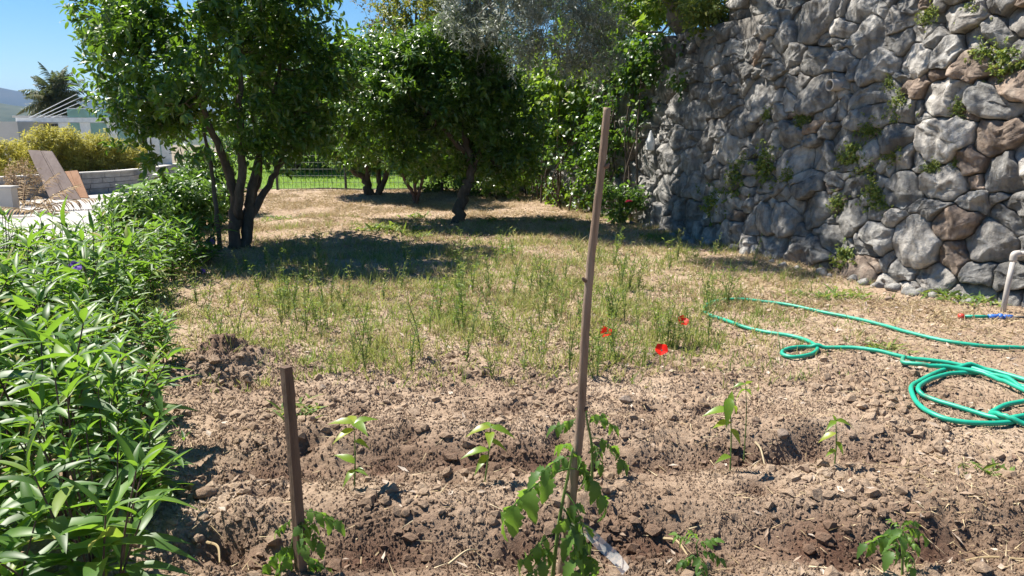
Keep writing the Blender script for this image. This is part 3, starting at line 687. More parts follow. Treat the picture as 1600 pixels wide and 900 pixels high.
# sparse twiggy tree against the sky
b = np.array([-4.3, 22.0, .3]); y0 = b[1]
tree('sparse_tree', 'thin sparse tree with reddish leaves against the open sky', b, [([b - [0, 0, .1], q(590, 200), q(600, 100), q(600, 20), q(598, -40)], [.07, .06, .045, .03, .015])],
     [(q(580, 20), (.75, .7, .9)), (q(600, -40), (.9, .9, .6)), (q(570, 50), (.6, .6, .4))], (.10, .045), M['red_tree'], M['bark'], 150, 8, 71, .3, -.1, 'lite', n1=30, n2=60)
for k, (px, py, y, rx, rz) in enumerate([(690, 275, 16.6, .75, .45), (765, 270, 16.0, .7, .55), (735, 235, 17.0, .9, .6)]):
    c = D(px, py, y); b = snap(c)
    tree('low_bush', ['low dark bush between the twisted and bent-trunk citrus trees', 'leafy bush just behind the bent citrus trunk', 'taller leafy bush in the shade by the far fence'][k], b, [([b, (b + c) / 2, c], [.03, .02, .01])], [(c, (rx, .5, rz))], (.10, .05), M['shrub' if k == 1 else 'citrus'], M['bark'], 300, 11, 180 + k, .3, -.3, 'lite', n1=12, n2=30, cat='bush')
# backdrop of garden trees past the lawn
for k, (px, py, y, rx, rz, mt) in enumerate([(455, 130, 31, 2.6, 2.6, 'citrus'), (560, 190, 34, 2.8, 1.7, 'citrus'), (640, 150, 33, 2.6, 2.8, 'shrub'), (740, 120, 27, 2.4, 3.0, 'citrus'), (690, 200, 30, 2.2, 1.8, 'shrub'), (405, 215, 29, 1.5, 1.5, 'shrub')]):
    c = D(px, py, y); b = np.array([c[0], y, .75])
    tree('garden_tree', ['tall dark leafy tree past the lawn, rising over the citrus beside the border', 'wide low dark leafy tree past the lawn', 'mid green bushy tree past the lawn', 'large dark tree behind the vine-covered end of the wall', 'low mid green bush past the lawn behind the bent-trunk citrus', 'small mid green bush past the lawn near the pale concrete ramp'][k], b,
         [([b - [0, 0, .3], b + [0, 0, .8], c], [.14, .12, .06])], [(c, (rx, 1.8, rz)), (c + [.5, 0, -rz * .5], (rx, 1.6, rz * .7))], (.19, .09), M[mt], M['bark'], 800, 12, 80 + k, .45, -.5, 'lite', tl=.4, n1=20, n2=50)
# olive leaning out over the wall
for k, (px, py, y, rx, rz) in enumerate([(1010, -10, 14.5, 1.1, .75), (930, -5, 16.5, 1.3, .9)]):
    c = D(px, py, y); b = np.array([c[0], y, TIER - .1])
    tree('terrace_bush', ['bright leafy bush on the terrace behind the olive trunk', 'darker leafy bush on the terrace behind the hanging vine'][k], b, [([b, (b + c) / 2, c], [.05, .04, .02])], [(c, (rx, .8, rz))], (.11, .06), M['vine' if k == 0 else 'shrub'], M['bark'], 420, 11, 170 + k, .3, -.35, 'lite', cat='bush')
ub, vb = wall_uv(1045, 120); b = wpt(ub, 2.9, -.5); b[2] = 2.84
ow = [b - [0, 0, .3], D(1058, 20, b[1] - .1), np.array([b[0] - .7, b[1] - .3, 5.0]), np.array([.9, 11.3, 5.4])]
ow2 = [ow[1], np.array([1.5, b[1] + .4, 4.6]), np.array([.3, b[1] + .6, 4.6])]
ow3 = [ow[2], np.array([1.6, 9.8, 5.6]), np.array([1.4, 8.9, 5.5])]
tree('olive_tree', 'silvery grey-green olive tree leaning out over the top of the wall', b, [(ow, [.17, .13, .09, .04]), (ow2, [.09, .06, .03]), (ow3, [.07, .05, .03])],
     [(np.array([.75, 11.6, 4.5]), (1.5, 1.3, .95)), (np.array([-.35, 12.0, 4.1]), (1.0, 1.0, .95)), (D(860, 20, 11.6), (1.05, .8, .72)), (D(770, 20, 12.0), (.85, .8, .85)), (D(945, 60, 11.4), (.35, .5, .6)), (D(830, 45, 11.0), (1.1, .6, .6)), (D(735, 15, 11.6), (.6, .6, .62)), (D(915, 75, 10.9), (.45, .5, .5)), (np.array([1.7, 9.9, 4.9]), (.9, 1.1, .75)), (np.array([.55, 10.0, 4.6]), (1.0, 1.0, .6)), (np.array([1.9, 12.6, 4.9]), (1.3, 1.2, .8)), (np.array([2.2, 8.5, 4.6]), (.75, .8, .5))],
     (.07, .017), M['olive'], M['bark_pale'], 5200, 22, 91, .3, -.05, 'sliver', tl=.36, up=-.35, gf=1.6, n1=70, n2=260, r1=.02)

# ------------------------------------------------------------------ vines over the wall's far end and shrubs on its top
def vine(name, label, spots, seed, mat, leaf=(.105, .085), per=6, n=500, cat='vine', stems=7):
    """spots: (px, py, half width px, half height px, outward)"""
    rng = np.random.default_rng(seed); u0, v0 = wall_uv(spots[0][0], spots[0][1]); base = wpt(u0, .0, .25); base[2] = h1(base[0], base[1])
    root = thing(name, label, cat, base); C = []; O = []
    ar = np.array([s[2] * s[3] for s in spots], float); ar /= ar.sum()
    for s, a in zip(spots, ar):
        for _ in range(int(n * a)):
            r = math.sqrt(rng.random()); t = rng.uniform(0, 2 * math.pi)
            u, v = wall_uv(s[0] + s[2] * r * math.cos(t), s[1] + s[3] * r * math.sin(t))
            if perlin(u * 2.2 + seed, v * 2.2) < -.12: continue
            bulge = (1 - r * r) * s[4] + .08
            C.append(wpt(u + rng.normal() * .05, v + rng.normal() * .05, .06 + bulge * rng.uniform(.45, 1.05))); O.append(unit(wpt(u, v, 1) - wpt(u, v, 0)) * [1, 1, 0] + [0, 0, .3])
    C = np.array(C); O = np.array(O); mb = MB(); twig_leaves(mb, C - base, O, per, leaf[0], leaf[1], rng, 'mid', .3, -.2, .8, .35, .25, .45); mb.build('foliage', mat, root)
    for k in range(stems):
        p = C[rng.integers(len(C))] - base; g = np.array([p[0] * .6 + rng.normal() * .12, p[1] * .6, 0.0]); g[2] = h1(g[0] + base[0], g[1] + base[1]) - base[2] - .03
        m_ = (g + p) * .5 + rng.normal(size=3) * .1 + np.array([-.1, -.05, .1]); w = MB(); tube(w, catmull([g, (g + m_) / 2, m_, p], 5), np.linspace(.026, .008, 16), 6, .5, False); w.build('stem', M['bark'], root, True)
    return root
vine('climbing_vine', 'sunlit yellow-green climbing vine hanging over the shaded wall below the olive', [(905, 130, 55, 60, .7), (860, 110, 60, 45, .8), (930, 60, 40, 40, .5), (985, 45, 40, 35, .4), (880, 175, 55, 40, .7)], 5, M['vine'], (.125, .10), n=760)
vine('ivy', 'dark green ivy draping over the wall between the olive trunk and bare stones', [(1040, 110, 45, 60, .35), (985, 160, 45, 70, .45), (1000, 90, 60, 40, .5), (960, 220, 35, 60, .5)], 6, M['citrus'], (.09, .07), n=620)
vine('climbing_vine', 'leafy vine with leaf colour darkened for tree shade, covering the lower wall beside the bent-trunk citrus', [(880, 250, 60, 55, .5), (830, 220, 50, 60, .6), (920, 200, 45, 50, .4), (800, 270, 30, 35, .4), (930, 290, 28, 35, .25)], 8, M['citrus'], (.10, .075), n=620)  # dark citrus leaf colour stands in for shade cast by the trees
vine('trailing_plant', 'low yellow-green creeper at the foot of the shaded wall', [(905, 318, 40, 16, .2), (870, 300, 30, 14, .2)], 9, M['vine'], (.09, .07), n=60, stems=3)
# rose bush
b = snap(G(972, 350)); b = b + np.array([-.05, -.05, 0]); y0 = b[1]
rb = tree('rose_bush', 'rose bush with one dark pink bloom at the foot of the wall', b, [([b, q(970, 330), q(965, 300)], [.02, .015, .008]), ([b, q(985, 330), q(990, 305)], [.018, .014, .008])],
     [(q(968, 325), (.32, .3, .22)), (q(985, 312), (.22, .25, .18)), (q(950, 305), (.2, .25, .2))], (.075, .05), M['shrub'], M['stem_green'], 110, 9, 33, .2, -.5, n1=10, n2=20, cat='bush')
mb = MB(); c = q(983, 316, -.3) - b; n = 26; t = np.arange(n) * 2.4; dr = np.stack([np.cos(t), np.sin(t), np.linspace(1.6, .1, n)], -1)
leaves(mb, c + dr * .006, dr, np.array([0, 0, 1.0]) + dr * .2, np.linspace(.03, .065, n), .055, 'full', .5, .1); mb.build('flower', M['rose'], rb)
# plants and trunk on the wall top
for k, (px, py, r) in enumerate([(1110, 22, .45), (1075, 10, .5), (1135, 8, .4)]):
    u, v = wall_uv(px, py + 25); b = wpt(u, TIER + .05, -.2); c = D(px, py, b[1])
    tree('wall_top_shrub', 'pale yellow-green shrub growing along the top edge of the wall', b, [([b, (b + c) / 2, c], [.02, .015, .008])], [(c, (r, .35, .3))], (.08, .045), M['wall_plant'], M['bark'], 120, 8, 140 + k, .2, -.4, n1=8, n2=20, group='shrubs on the wall top', cat='shrub')

# tufts rooted in the wall joints
TUFTS = [(1205,250,26), (1160,280,24), (1130,310,26), (1240,270,16), (1265,185,14), (1207,178,10), (1415,160,18), (1368,192,18), (1345,236,22), (1402,237,14), (1365,258,16), (1376,300,20), (1320,312,16), (1386,318,12), (1462,260,12), (1505,165,12), (1527,15,16), (1548,78,20), (1583,90,24), (1460,22,14), (1325,242,10), (1398,130,10), (1170,250,12), (1330,395,22), (1255,175,8), (1500,255,8), (1100,300,10)]
rng = np.random.default_rng(77); proto = []
for k in range(5):
    mb = MB(); n = 90; C = rng.normal(size=(n, 3)) * [.35, .16, .33]; C[:, 1] = np.abs(C[:, 1]); C[:, 2] -= .15
    twig_leaves(mb, C, unit(C + [0, .3, 0]), 5, .15, .10, rng, 'lite', .16, 0, .9, .3, .3, .3); st = MB()
    for a in range(14): tube(st, catmull([(0, -.05, 0), C[a] * .5 + [0, .1, .03], C[a]], 3), np.linspace(.02, .008, 7), 4, .5, False)
    proto.append((mb.mesh('foliage'), st.mesh('stem')))
    proto[-1][0].materials.append(M['wall_plant']); proto[-1][1].materials.append(M['stem_green'])
for k, (px, py, r) in enumerate(TUFTS):
    u, v = wall_uv(px, py); p = wpt(u, v, .07); o_ = unit((wpt(u, v, 1) - wpt(u, v, 0)) * [1, 1, 0]); s = r * np.linalg.norm(p - [0, 0, 1.5]) / FPX * 1.5
    t = thing('wall_plant', 'small yellow-green plant tuft rooted in a joint of the stone wall', 'plant', p, 'plant tufts rooted in the stone wall')
    t.rotation_euler = (0, 0, math.atan2(o_[1], o_[0]) - math.pi / 2); t.scale = (s,) * 3
    link('foliage', proto[k % 5][0], t); link('stem', proto[k % 5][1], t)
# white bag hanging on the shaded wall
u, v = wall_uv(1037, 205); c = wpt(u, v, .22); mb = MB(); t = catmull([c + [0, 0, .02], c - [0, 0, .06], c - [0, 0, .16], c - [0, 0, .26], c - [0, 0, .30]], 4)
tube(mb, t, np.interp(np.linspace(0, 1, len(t)), [0, .15, .5, .85, 1], [.012, .03, .075, .07, .015]), 12, .5, True, .12)
bag = thing('plastic_bag', 'small white plastic bag hanging from a hook on the shaded wall', 'bag', c); o = mb.build('pouch', M['white'], bag, True); o.matrix_parent_inverse = Matrix.Translation(-bag.location)
mb = MB(); o_ = unit(wpt(u, v, 1) - wpt(u, v, 0)); tube(mb, [c - o_ * .2 + [0, 0, .06], c + [0, 0, .06], c + [0, 0, 0]], .006, 6); o = mb.build('hook', M['dark_metal'], bag); o.matrix_parent_inverse = Matrix.Translation(-bag.location)
# ------------------------------------------------------------------ far left: street edge, planter, pavilion
# planter wall along the street: built of stacked stone courses
A = np.array(G(98, 306, STREET)); Bq = np.array(G(205, 297, STREET)); Cq = np.array(G(272, 284, STREET))
pl = thing('planter_wall', 'low grey split-stone planter wall behind the leaning boards', 'wall', A)
inv = Matrix.Translation(-pl.location)
path = catmull([A + (A - Bq) * .9, A, Bq, Cq, Cq + (Cq - Bq) * .5], 12); ln = np.r_[0, np.cumsum(np.linalg.norm(np.diff(path, axis=0), axis=1))]
def pp(s): return np.array([np.interp(s, ln, path[:, k]) for k in range(3)])
rng = np.random.default_rng(12)
for row in range(4):
    s = rng.uniform(0, .4)
    while s < ln[-1] - .3:
        w = rng.uniform(.35, .9); a = pp(s); c = pp(min(s + w - .02, ln[-1])); d = unit(c - a); nrm = np.array([d[1], -d[0], 0]);
        mb = MB(); o0 = rng.uniform(0, .04); h0 = row * .165; h1_ = h0 + .15
        if nrm[1] > 0: nrm = -nrm
        q4 = [a + nrm * o0, c + nrm * o0, c - nrm * .25, a - nrm * .25]
        mb.add(np.array([list(v_ + [0, 0, h0]) for v_ in q4] + [list(v_ + [0, 0, h1_]) for v_ in q4]), [(0,3,2,1),(4,5,6,7),(0,1,5,4),(1,2,6,5),(2,3,7,6),(3,0,4,7)])
        o = mb.build('stone', M['planter_stone'], pl); o.matrix_parent_inverse = inv; s += w
mb = MB(); m = len(path); nr = np.array([-.14, .2, 0]); sec = [(-.1, .655), (.22, .655), (.22, .70), (-.1, .70)]
for i in range(m - 1):
    d = unit(path[i + 1] - path[i]); n_ = np.array([-d[1], d[0], 0]); n_ = n_ if n_[1] > 0 else -n_
    V = [path[i] + n_ * a + [0, 0, z] for a, z in sec] + [path[i + 1] + n_ * a + [0, 0, z] for a, z in sec]
    mb.add(np.array(V), [(k, (k + 1) % 4, 4 + (k + 1) % 4, 4 + k) for k in range(4)])
o = mb.build('coping', M['concrete'], pl); o.matrix_parent_inverse = inv

def shrub_cloud(name, label, c, rad, mat, leaf, ntw, per, seed, group=None, ground=None, cat='shrub', **kw):
    b = np.array([c[0], c[1], ground if ground is not None else c[2] - rad[2]])
    return tree(name, label, b, [([b - [0, 0, .03], (b + c) / 2, c], [.03, .025, .012]), ([b - [0, 0, .03], (b + c) / 2 + [.12, 0, 0], c + [rad[0] * .5, 0, 0]], [.025, .02, .01]), ([b - [0, 0, .03], (b + c) / 2 - [.12, 0, 0], c - [rad[0] * .5, 0, 0]], [.025, .02, .01])],
                [(np.asarray(c), rad)], leaf, mat, M['bark'], ntw, per, seed, .25, -.4, group=group, n1=14, n2=30, cat=cat, **kw)
for k, (px, py, y, rx, rz) in enumerate([(72, 240, 26.4, .95, .85), (118, 240, 27.2, .95, .9), (158, 245, 27.8, .8, .8)]):
    shrub_cloud('golden_shrub', 'feathery golden-yellow shrub in the row behind the planter wall', D(px, py, y), (rx, .7, rz), M['golden'], (.16, .04), 560, 11, 200 + k, 'golden shrubs in a row behind the planter', STREET + .3, kind='lite', up=.6)
shrub_cloud('golden_shrub', 'single round golden shrub by the white glass post', D(198, 247, 28.6), (.72, .6, .66), M['golden'], (.15, .04), 420, 11, 207, None, STREET + .3, kind='lite', up=.6)
shrub_cloud('golden_shrub', 'pale golden shrub by the beige wall', D(10, 250, 25.0), (.7, .6, .6), M['golden'], (.15, .04), 300, 11, 208, None, STREET + .3, kind='lite', up=.6)
# raised bed soil behind planter
mb = MB(); V = [p + [0, 0, .58] for p in path] + [p + [-1.0, 3.5, .58] for p in path]
mb.add(np.array(V), [(a, a + 1, a + m + 1, a + m) for a in range(m - 1)]); tag(mb.build('planter_earth', M['earth']), kind='structure')

# glass pavilion
gy = 31.0
pav = thing('glass_pavilion', 'glass-walled pavilion with white beam and greenish panes behind golden shrubs', 'pavilion', D(180, 300, gy)); pav.location.z = STREET
def pv(mb, name, mat): o = mb.build(name, mat, pav); o.matrix_parent_inverse = Matrix.Translation(-pav.location); return o
def pbox(name, mat, x0, y0, x1, y1, y, th): mb = MB(); a = D(x0, y1, y); c = D(x1, y0, y); box(mb, (a[0], y - th / 2, a[2]), (c[0], y + th / 2, c[2])); return pv(mb, name, mat)
pbox('beam', M['white'], 28, 184, 262, 191, gy, .25)
pbox('roof_slab', M['concrete'], 34, 181, 110, 184, gy + .8, 1.2)
for k, x in enumerate([107, 140, 181]): pbox('post', M['white'], x - 1.2, 191.5, x + 1.2, 312, gy, .08)
for k, (x0, x1) in enumerate([(109, 138.5), (141.5, 179.5), (182.5, 212)]): pbox('pane', M['glass'], x0, 192, x1, 300, gy, .02)
for k, (x0, x1) in enumerate([(106, 139.6), (140.2, 178)]): pbox('upper_pane', M['glass'], x0, 170, x1, 183.5, gy - .08, .02)
pbox('rail', M['white'], 105, 169, 179, 170.3, gy - .08, .05)
for k, x in enumerate([226, 233, 246, 262]): pbox('post', M['white'], x - (2 if k < 2 else 1), 192, x + (2 if k < 2 else 1), 320, gy - .6, .1)
for k, (x0, x1) in enumerate([(213, 223.5), (235.5, 244.5), (247.5, 260.5)]): pbox('pane', M['glass'], x0, 193, x1, 312, gy - .6, .02)
mb = MB(); a = D(45, 192, gy + 3); c = D(262, 312, gy + 3); box(mb, (a[0], gy + 3, c[2]), (c[0], gy + 3.2, a[2])); pv(mb, 'back_wall', M['planter_stone'])
for k in range(9): pbox('baluster', M['dark_metal'], 52 + k * 6.2, 195, 53.2 + k * 6.2, 222, gy + .6, .04)
pbox('handrail', M['dark_metal'], 50, 193.5, 106, 195, gy + .6, .05)
for k in range(4):
    mb = MB(); tube(mb, [D(40 + k * 12, 187 - k * .5, gy), D(120 + k * 6, 147 + k * 5, gy + 1)], .014, 5); pv(mb, 'stay_cable', M['white'])
# beige building block at the left
blk = thing('beige_building', 'plain beige rendered building block with a dark roof line', 'building', (D(0, 250, 30)[0] - 4, 30, STREET))
def bb(mb, name, mat): o = mb.build(name, mat, blk); o.matrix_parent_inverse = Matrix.Translation(-blk.location); return o
a = D(-260, 190, 30); c = D(42, 320, 30); mb = MB(); box(mb, (a[0], 30, STREET), (c[0], 36, a[2] - .9)); bb(mb, 'wall', M['render'])
mb = MB(); box(mb, (a[0], 29.95, a[2] - .89), (c[0] + .05, 36, a[2] - .84)); bb(mb, 'shadow_gap', M['dark_metal'])
mb = MB(); box(mb, (a[0], 29.9, a[2] - .83), (c[0] + .1, 36.1, a[2])); bb(mb, 'parapet', M['render'])
# concrete ramp and kerb
rp = thing('concrete_ramp', 'pale sloping concrete ramp beside the planter wall', 'ramp', snap(G(295, 300)));
p0, p1, p2, p3 = D(266, 284, 25.5), D(302, 252, 29), D(320, 256, 29), D(316, 280, 25.5)
mb = MB(); lo = [np.array([p[0], p[1], STREET]) for p in (p0, p1, p2, p3)]; mb.add(np.array([p0, p1, p2, p3] + lo), [(0, 3, 2, 1), (0, 1, 5, 4), (1, 2, 6, 5), (2, 3, 7, 6), (3, 0, 4, 7)])
o = mb.build('slope', M['concrete'], rp); o.matrix_parent_inverse = Matrix.Translation(-rp.location)
mb = MB(); d = unit(p3 - p0); tube(mb, [p0 + d * .05 + [0, 0, .03], p1 + [.05, 0, .03]], .05, 4); o = mb.build('kerb', M['concrete'], rp); o.matrix_parent_inverse = Matrix.Translation(-rp.location)
# bollard light
b = G(240, 291, STREET); bl = thing('bollard_light', 'cream bollard lamp with dark banded base beside the street', 'bollard', b)
hh = 36 * b[1] / FPX
mb = MB(); tube(mb, [(0, 0, 0), (0, 0, hh * .42)], .085, 16); mb.build('post', M['dark_metal'], bl, True)
mb = MB(); tube(mb, [(0, 0, hh * .421), (0, 0, hh * .9)], .10, 16); lbd = mb.build('lamp_body', M['bollard'], bl, True)
mb = MB(); tube(mb, [(0, 0, hh * .901), (0, 0, hh * .96), (0, 0, hh)], [.12, .12, .08], 16); mb.build('cap', M['dark_metal'], lbd, True)
# leaning boards
def board(name, label, px4, yb, yt, mat, grooves):
    bl_, br_, tr_, tl_ = [D(p[0], p[1], y) for p, y in zip(px4, (yb, yb, yt, yt))]; bl_[2] = br_[2] = STREET + .02
    root = thing(name, label, 'board', (bl_ + br_) / 2); n_ = unit(np.cross(br_ - bl_, tl_ - bl_)); inv = Matrix.Translation(-root.location); n_ = n_ if n_[1] < 0 else -n_
    e = [0, .52, .60, 1.0] if grooves else [0, .48, 1.0]
    for k in range(len(e) - 1):
        f0, f1 = e[k] + .006, e[k + 1] - .006; off = .0 if not (grooves and k == 1) else -.012
        q = [bl_ + (br_ - bl_) * f0, bl_ + (br_ - bl_) * f1, tl_ + (tr_ - tl_) * f1, tl_ + (tr_ - tl_) * f0]
        mb = MB(); mb.add(np.array([v + n_ * off for v in q] + [v - n_ * .045 for v in q]), [(0, 1, 2, 3), (7, 6, 5, 4), (0, 4, 5, 1), (1, 5, 6, 2), (2, 6, 7, 3), (3, 7, 4, 0)])
        o = mb.build('plank', mat, root); o.matrix_parent_inverse = inv
    mb = MB(); q = [bl_, br_, tr_, tl_]; mb.add(np.array([v - n_ * .047 for v in q] + [v - n_ * .07 for v in q]), [(0, 1, 2, 3), (7, 6, 5, 4), (0, 4, 5, 1), (1, 5, 6, 2), (2, 6, 7, 3), (3, 7, 4, 0)])
    o = mb.build('backing_board', M['wood_dark'], root); o.matrix_parent_inverse = inv
yb = G(100, 312, STREET)[1]
board('leaning_board', 'tall grey-brown wooden door panel leaning against the planter wall', [(78, 313), (126, 311), (81, 236), (43, 234)], yb, yb + .9, M['board'], True)
board('leaning_board', 'short orange-brown wooden board leaning beside the grey-brown panel', [(112, 306), (138, 305), (121, 266), (98, 268)], yb + .5, yb + 1.1, M['board_orange'], False)
# round pale stone by the planter
c = G(186, 291, STREET); mb = MB(); d = rdir(1)
def rock_mesh(r, seed, sq=(1, .8, .6), n=14):
    rng = np.random.default_rng(seed); th = np.linspace(0, math.pi, n); ph = np.arange(2 * n) / (2 * n) * 2 * math.pi; V = []
    pl = [(unit(rng.normal(size=3)), rng.uniform(.55, .85)) for _ in range(9)]
    for t in th:
        for p in ph:
            v = np.array([math.sin(t) * math.cos(p), math.sin(t) * math.sin(p), math.cos(t)])
            rr = 1.0
            for nn, o in pl:
                dd = v @ nn
                if dd > 1e-3: rr = min(rr, o / dd)
            V.append(v * rr * (1 + .05 * float(perlin(v[0] * 3 + seed, v[1] * 3, v[2] * 3))) * np.array(sq) * r)
    w = 2 * n; mb = MB(); i = np.arange(n - 1)[:, None] * w; j = np.arange(w)[None]; k = (j + 1) % w
    mb.add(np.array(V), np.stack([i + j, i + w + j, i + w + k, i + k], -1).reshape(-1, 4)); return mb
mb = MB(); n = 60; t = RNG.uniform(0, 2 * math.pi, n); dr = np.stack([np.cos(t), np.sin(t) * .6, RNG.uniform(.2, 1.2, n)], -1)
root = thing('dry_grass_clump', 'pale dry rounded grass clump at the foot of the planter wall', 'plant', c)
leaves(mb, np.zeros((n, 3)) + RNG.normal(size=(n, 3)) * [.1, .06, .01], dr, RNG.normal(size=(n, 3)) + [0, 0, 1], RNG.uniform(.25, .45, n), .05, 'lite', .3, .5); mb.build('blades', M['straw'], root)
mb = MB(); tube(mb, [(0, 0, -.02), (0, 0, .08), (0, 0, .12)], [.12, .1, .03], 10, .5, True, .1); mb.build('base', M['dead_leaf'], root)
# low concrete wall and debris heap with dry palm fronds
a = G(-40, 336, STREET); c = G(22, 334, STREET); lw = thing('low_wall', 'short beige concrete wall end next to the dry fronds', 'wall', c)
mb = MB(); box(mb, (-3, 0, -.03), (0, .25, .62)); mb.build('body', M['render'], lw); mb = MB(); box(mb, (-3.02, -.03, .622), (.03, .28, .68)); mb.build('coping', M['concrete'], lw)
def frond_mesh(L, seed, droop, lw_, n=34, arch=.5):
    rng = np.random.default_rng(seed); s = np.linspace(0, 1, 14); rach = np.stack([s * L, 0 * s, L * arch * s - L * droop * s * s], -1)
    mb = MB(); tube(mb, rach, np.linspace(.022, .005, 14) * L / 2, 5, .9, False)
    t = np.repeat(np.linspace(.12, 1, n), 2); side = np.tile([1, -1], n); P = np.stack([np.interp(t, s, rach[:, k]) for k in range(3)], -1)
    tan = unit(np.gradient(rach, axis=0)); T = np.stack([np.interp(t, s, tan[:, k]) for k in range(3)], -1)
    dr = T * .6 + np.stack([0 * t, side, rng.normal(0, .25, 2 * n) - .1], -1)
    leaves(mb, P, dr, np.array([0, 0, 1.0]), lw_ * L * np.sin(np.pi * np.clip(t * .85 + .12, 0, 1)) * rng.uniform(.8, 1.1, 2 * n), .05 * L / 2, 'mid', .2, rng.uniform(.3, .9, 2 * n), rng.random(2 * n) * .5)
    return mb
for k, (px, py, rz, tx) in enumerate([(60, 328, .5, .1), (78, 332, 2.3, .15), (45, 318, 1.4, .5), (90, 330, 2.9, .1), (35, 322, 1.9, .6), (66, 334, 3.6, .08), (50, 330, 1.1, .35)]):
    p = G(px, py, STREET + .05); t = thing('dry_palm_frond', 'dry straw-coloured palm frond in the heap on the street', 'palm frond', p, 'dry palm fronds heaped on the street', rz); t.rotation_euler = (0, -tx, rz)
    o = frond_mesh(1.5, 300 + k, .25, .22, 22, .3).build('leaflets', M['dry_frond'], t)
    mb = MB(); tube(mb, [(-.35, 0, 0), (0, 0, .01)], [.03, .02], 6); mb.build('stalk', M['straw'], t)
shrub_cloud('dead_shrub', 'withered pinkish-brown shrub beside the leaning panel', D(32, 282, 21.5), (.5, .4, .55), M['dry_frond'], (.12, .03), 150, 8, 260, None, STREET, kind='lite')
# palm tree
b = np.array([D(88, 200, 52)[0], 52, -1.4]); pt = thing('palm_tree', 'shaggy palm tree rising behind the glass pavilion', 'palm', b); top = D(88, 158, 52) - b
mb = MB(); tr = catmull([(0, 0, 0), top * .5 + [.1, 0, 0], top], 8); tube(mb, tr, np.linspace(.24, .17, len(tr)), 10, .5, True, .12); mb.build('trunk', M['bark_pale'], pt, True)
fm = [frond_mesh(2.3, 400 + k, .6 + .14 * k, .27, 44, [.9, .6, .35, .1][k]) for k in range(4)]; fme = []
for f in fm: me = f.mesh('frond'); me.materials.append(M['palm']); fme.append(me)
for k in range(84):
    lay = k % 4; o = link('frond', fme[lay], pt); o.location = tuple(top + RNG.normal(size=3) * .08); o.rotation_euler = (RNG.normal() * .3, [-.75, -.25, .1, .55][lay] + RNG.normal() * .15, k * 2.4 + RNG.normal() * .2); s_ = RNG.uniform(.75, 1.0); o.scale = (s_,) * 3
o = link('frond', fme[0], pt); o.location = tuple(top); o.rotation_euler = (0, -.65, .05)
# wires
for k, (y0_, y1_) in enumerate([(63, 63), (80, 82)]):
    mb = MB(); P = catmull([D(60, y0_ - 95, 42), D(540, y0_, 40), D(700, y1_ + 1, 40), D(1000, y1_ - 8, 40)], 8); t = thing('overhead_cable', ['upper thin overhead cable crossing the gap between tree crowns', 'lower thin overhead cable crossing the gap between tree crowns'][k], 'cable', P[0])
    tube(mb, P - P[0], .022, 5); mb.build('cable', M['dark_metal'], t)
# wire fence
y_f = 17.5; fx0, fx1 = D(434, 300, y_f)[0], D(800, 300, y_f)[0]; z0 = .11
fc = thing('wire_fence', 'low welded wire mesh fence in front of the lawn', 'fence', (fx0, y_f, z0)); top_h = .92
for x in np.arange(0, fx1 - fx0, 1.55):
    mb = MB(); tube(mb, [(x, 0, -.2), (x, 0, top_h + .06)], .03, 8); mb.build('post', M['dark_metal'], fc)
mb = MB()
for x in np.arange(.05, fx1 - fx0, .10): tube(mb, [(x, -.02, 0), (x, -.02, top_h)], .0042, 4, cap=False)
mb.build('vertical_wires', M['wire'], fc); mb = MB()
for z in np.linspace(.03, top_h, 7): tube(mb, [(0, -.03, z), (fx1 - fx0, -.03, z)], .0042, 4, cap=False)
mb.build('horizontal_wires', M['wire'], fc)
# ------------------------------------------------------------------ flowering border of lance-leaved plants
def leaf_single(kind, L, Wd, fold, droop, mat, name='leaf'):
    mb = MB(); leaves(mb, [[0, 0, 0]], [[1, 0, 0]], [[0, 0, 1]], L, Wd, kind, fold, droop, .0); me = mb.mesh(name, True); me.materials.append(mat); return me
LT['blade'] = [(0, .10), (.12, .42), (.3, .88), (.5, 1.0), (.68, .82), (.85, .45), (1.0, 0)]
pet_leaf = [leaf_single('blade', 1.0, .17 + .02 * k, .45, .12 + .14 * k, M['petunia']) for k in range(5)]
def frame(P, Dr, U, s):
    Dr = unit(Dr); U = unit(U - Dr * np.dot(U, Dr)); Sd = np.cross(U, Dr)
    m = Matrix(((Dr[0] * s, Sd[0] * s, U[0] * s, P[0]), (Dr[1] * s, Sd[1] * s, U[1] * s, P[1]), (Dr[2] * s, Sd[2] * s, U[2] * s, P[2]), (0, 0, 0, 1))); return m
def petunia_layout(seed, Ht, ns):
    rng = np.random.default_rng(seed); stems = []; lv = []
    for k in range(ns):
        a = rng.uniform(0, 2 * math.pi); lean = rng.uniform(.05, .55); h = Ht * rng.uniform(.6, 1.0)
        bp = np.array([math.cos(a), math.sin(a), 0]) * rng.uniform(0, .09); tp = bp + np.array([math.cos(a) * lean * h, math.sin(a) * lean * h, h]); mid = (bp + tp) / 2 - np.array([math.cos(a), math.sin(a), 0]) * lean * h * .15
        C = catmull([bp - [0, 0, .04], mid, tp], 6); stems.append((C, .0055)); nn = rng.integers(5, 8); ph = rng.uniform(0, math.pi)
        for j in range(nn):
            t = .22 + .78 * j / (nn - 1); f = t * (len(C) - 1); p = np.array([np.interp(f, range(len(C)), C[:, q]) for q in range(3)])
            ph += math.pi / 2 + rng.normal() * .2
            for sgn in ((0, math.pi) if j < nn - 1 else (0, 1.6, 3.1, 4.6)):
                an = ph + sgn + rng.normal() * .25; el = rng.uniform(.15, .8) if j < nn - 1 else rng.uniform(.5, 1.25)
                d = np.array([math.cos(an) * math.cos(el), math.sin(an) * math.cos(el), math.sin(el)]); L = rng.uniform(.10, .25) * (.85 + .05 * (seed % 8)) * (1 if j < nn - 1 else .7)
                lv.append((p, d, np.array([0, 0, 1.0]) + rng.normal(size=3) * .22, L, rng.integers(0, 5)))
    return stems, lv
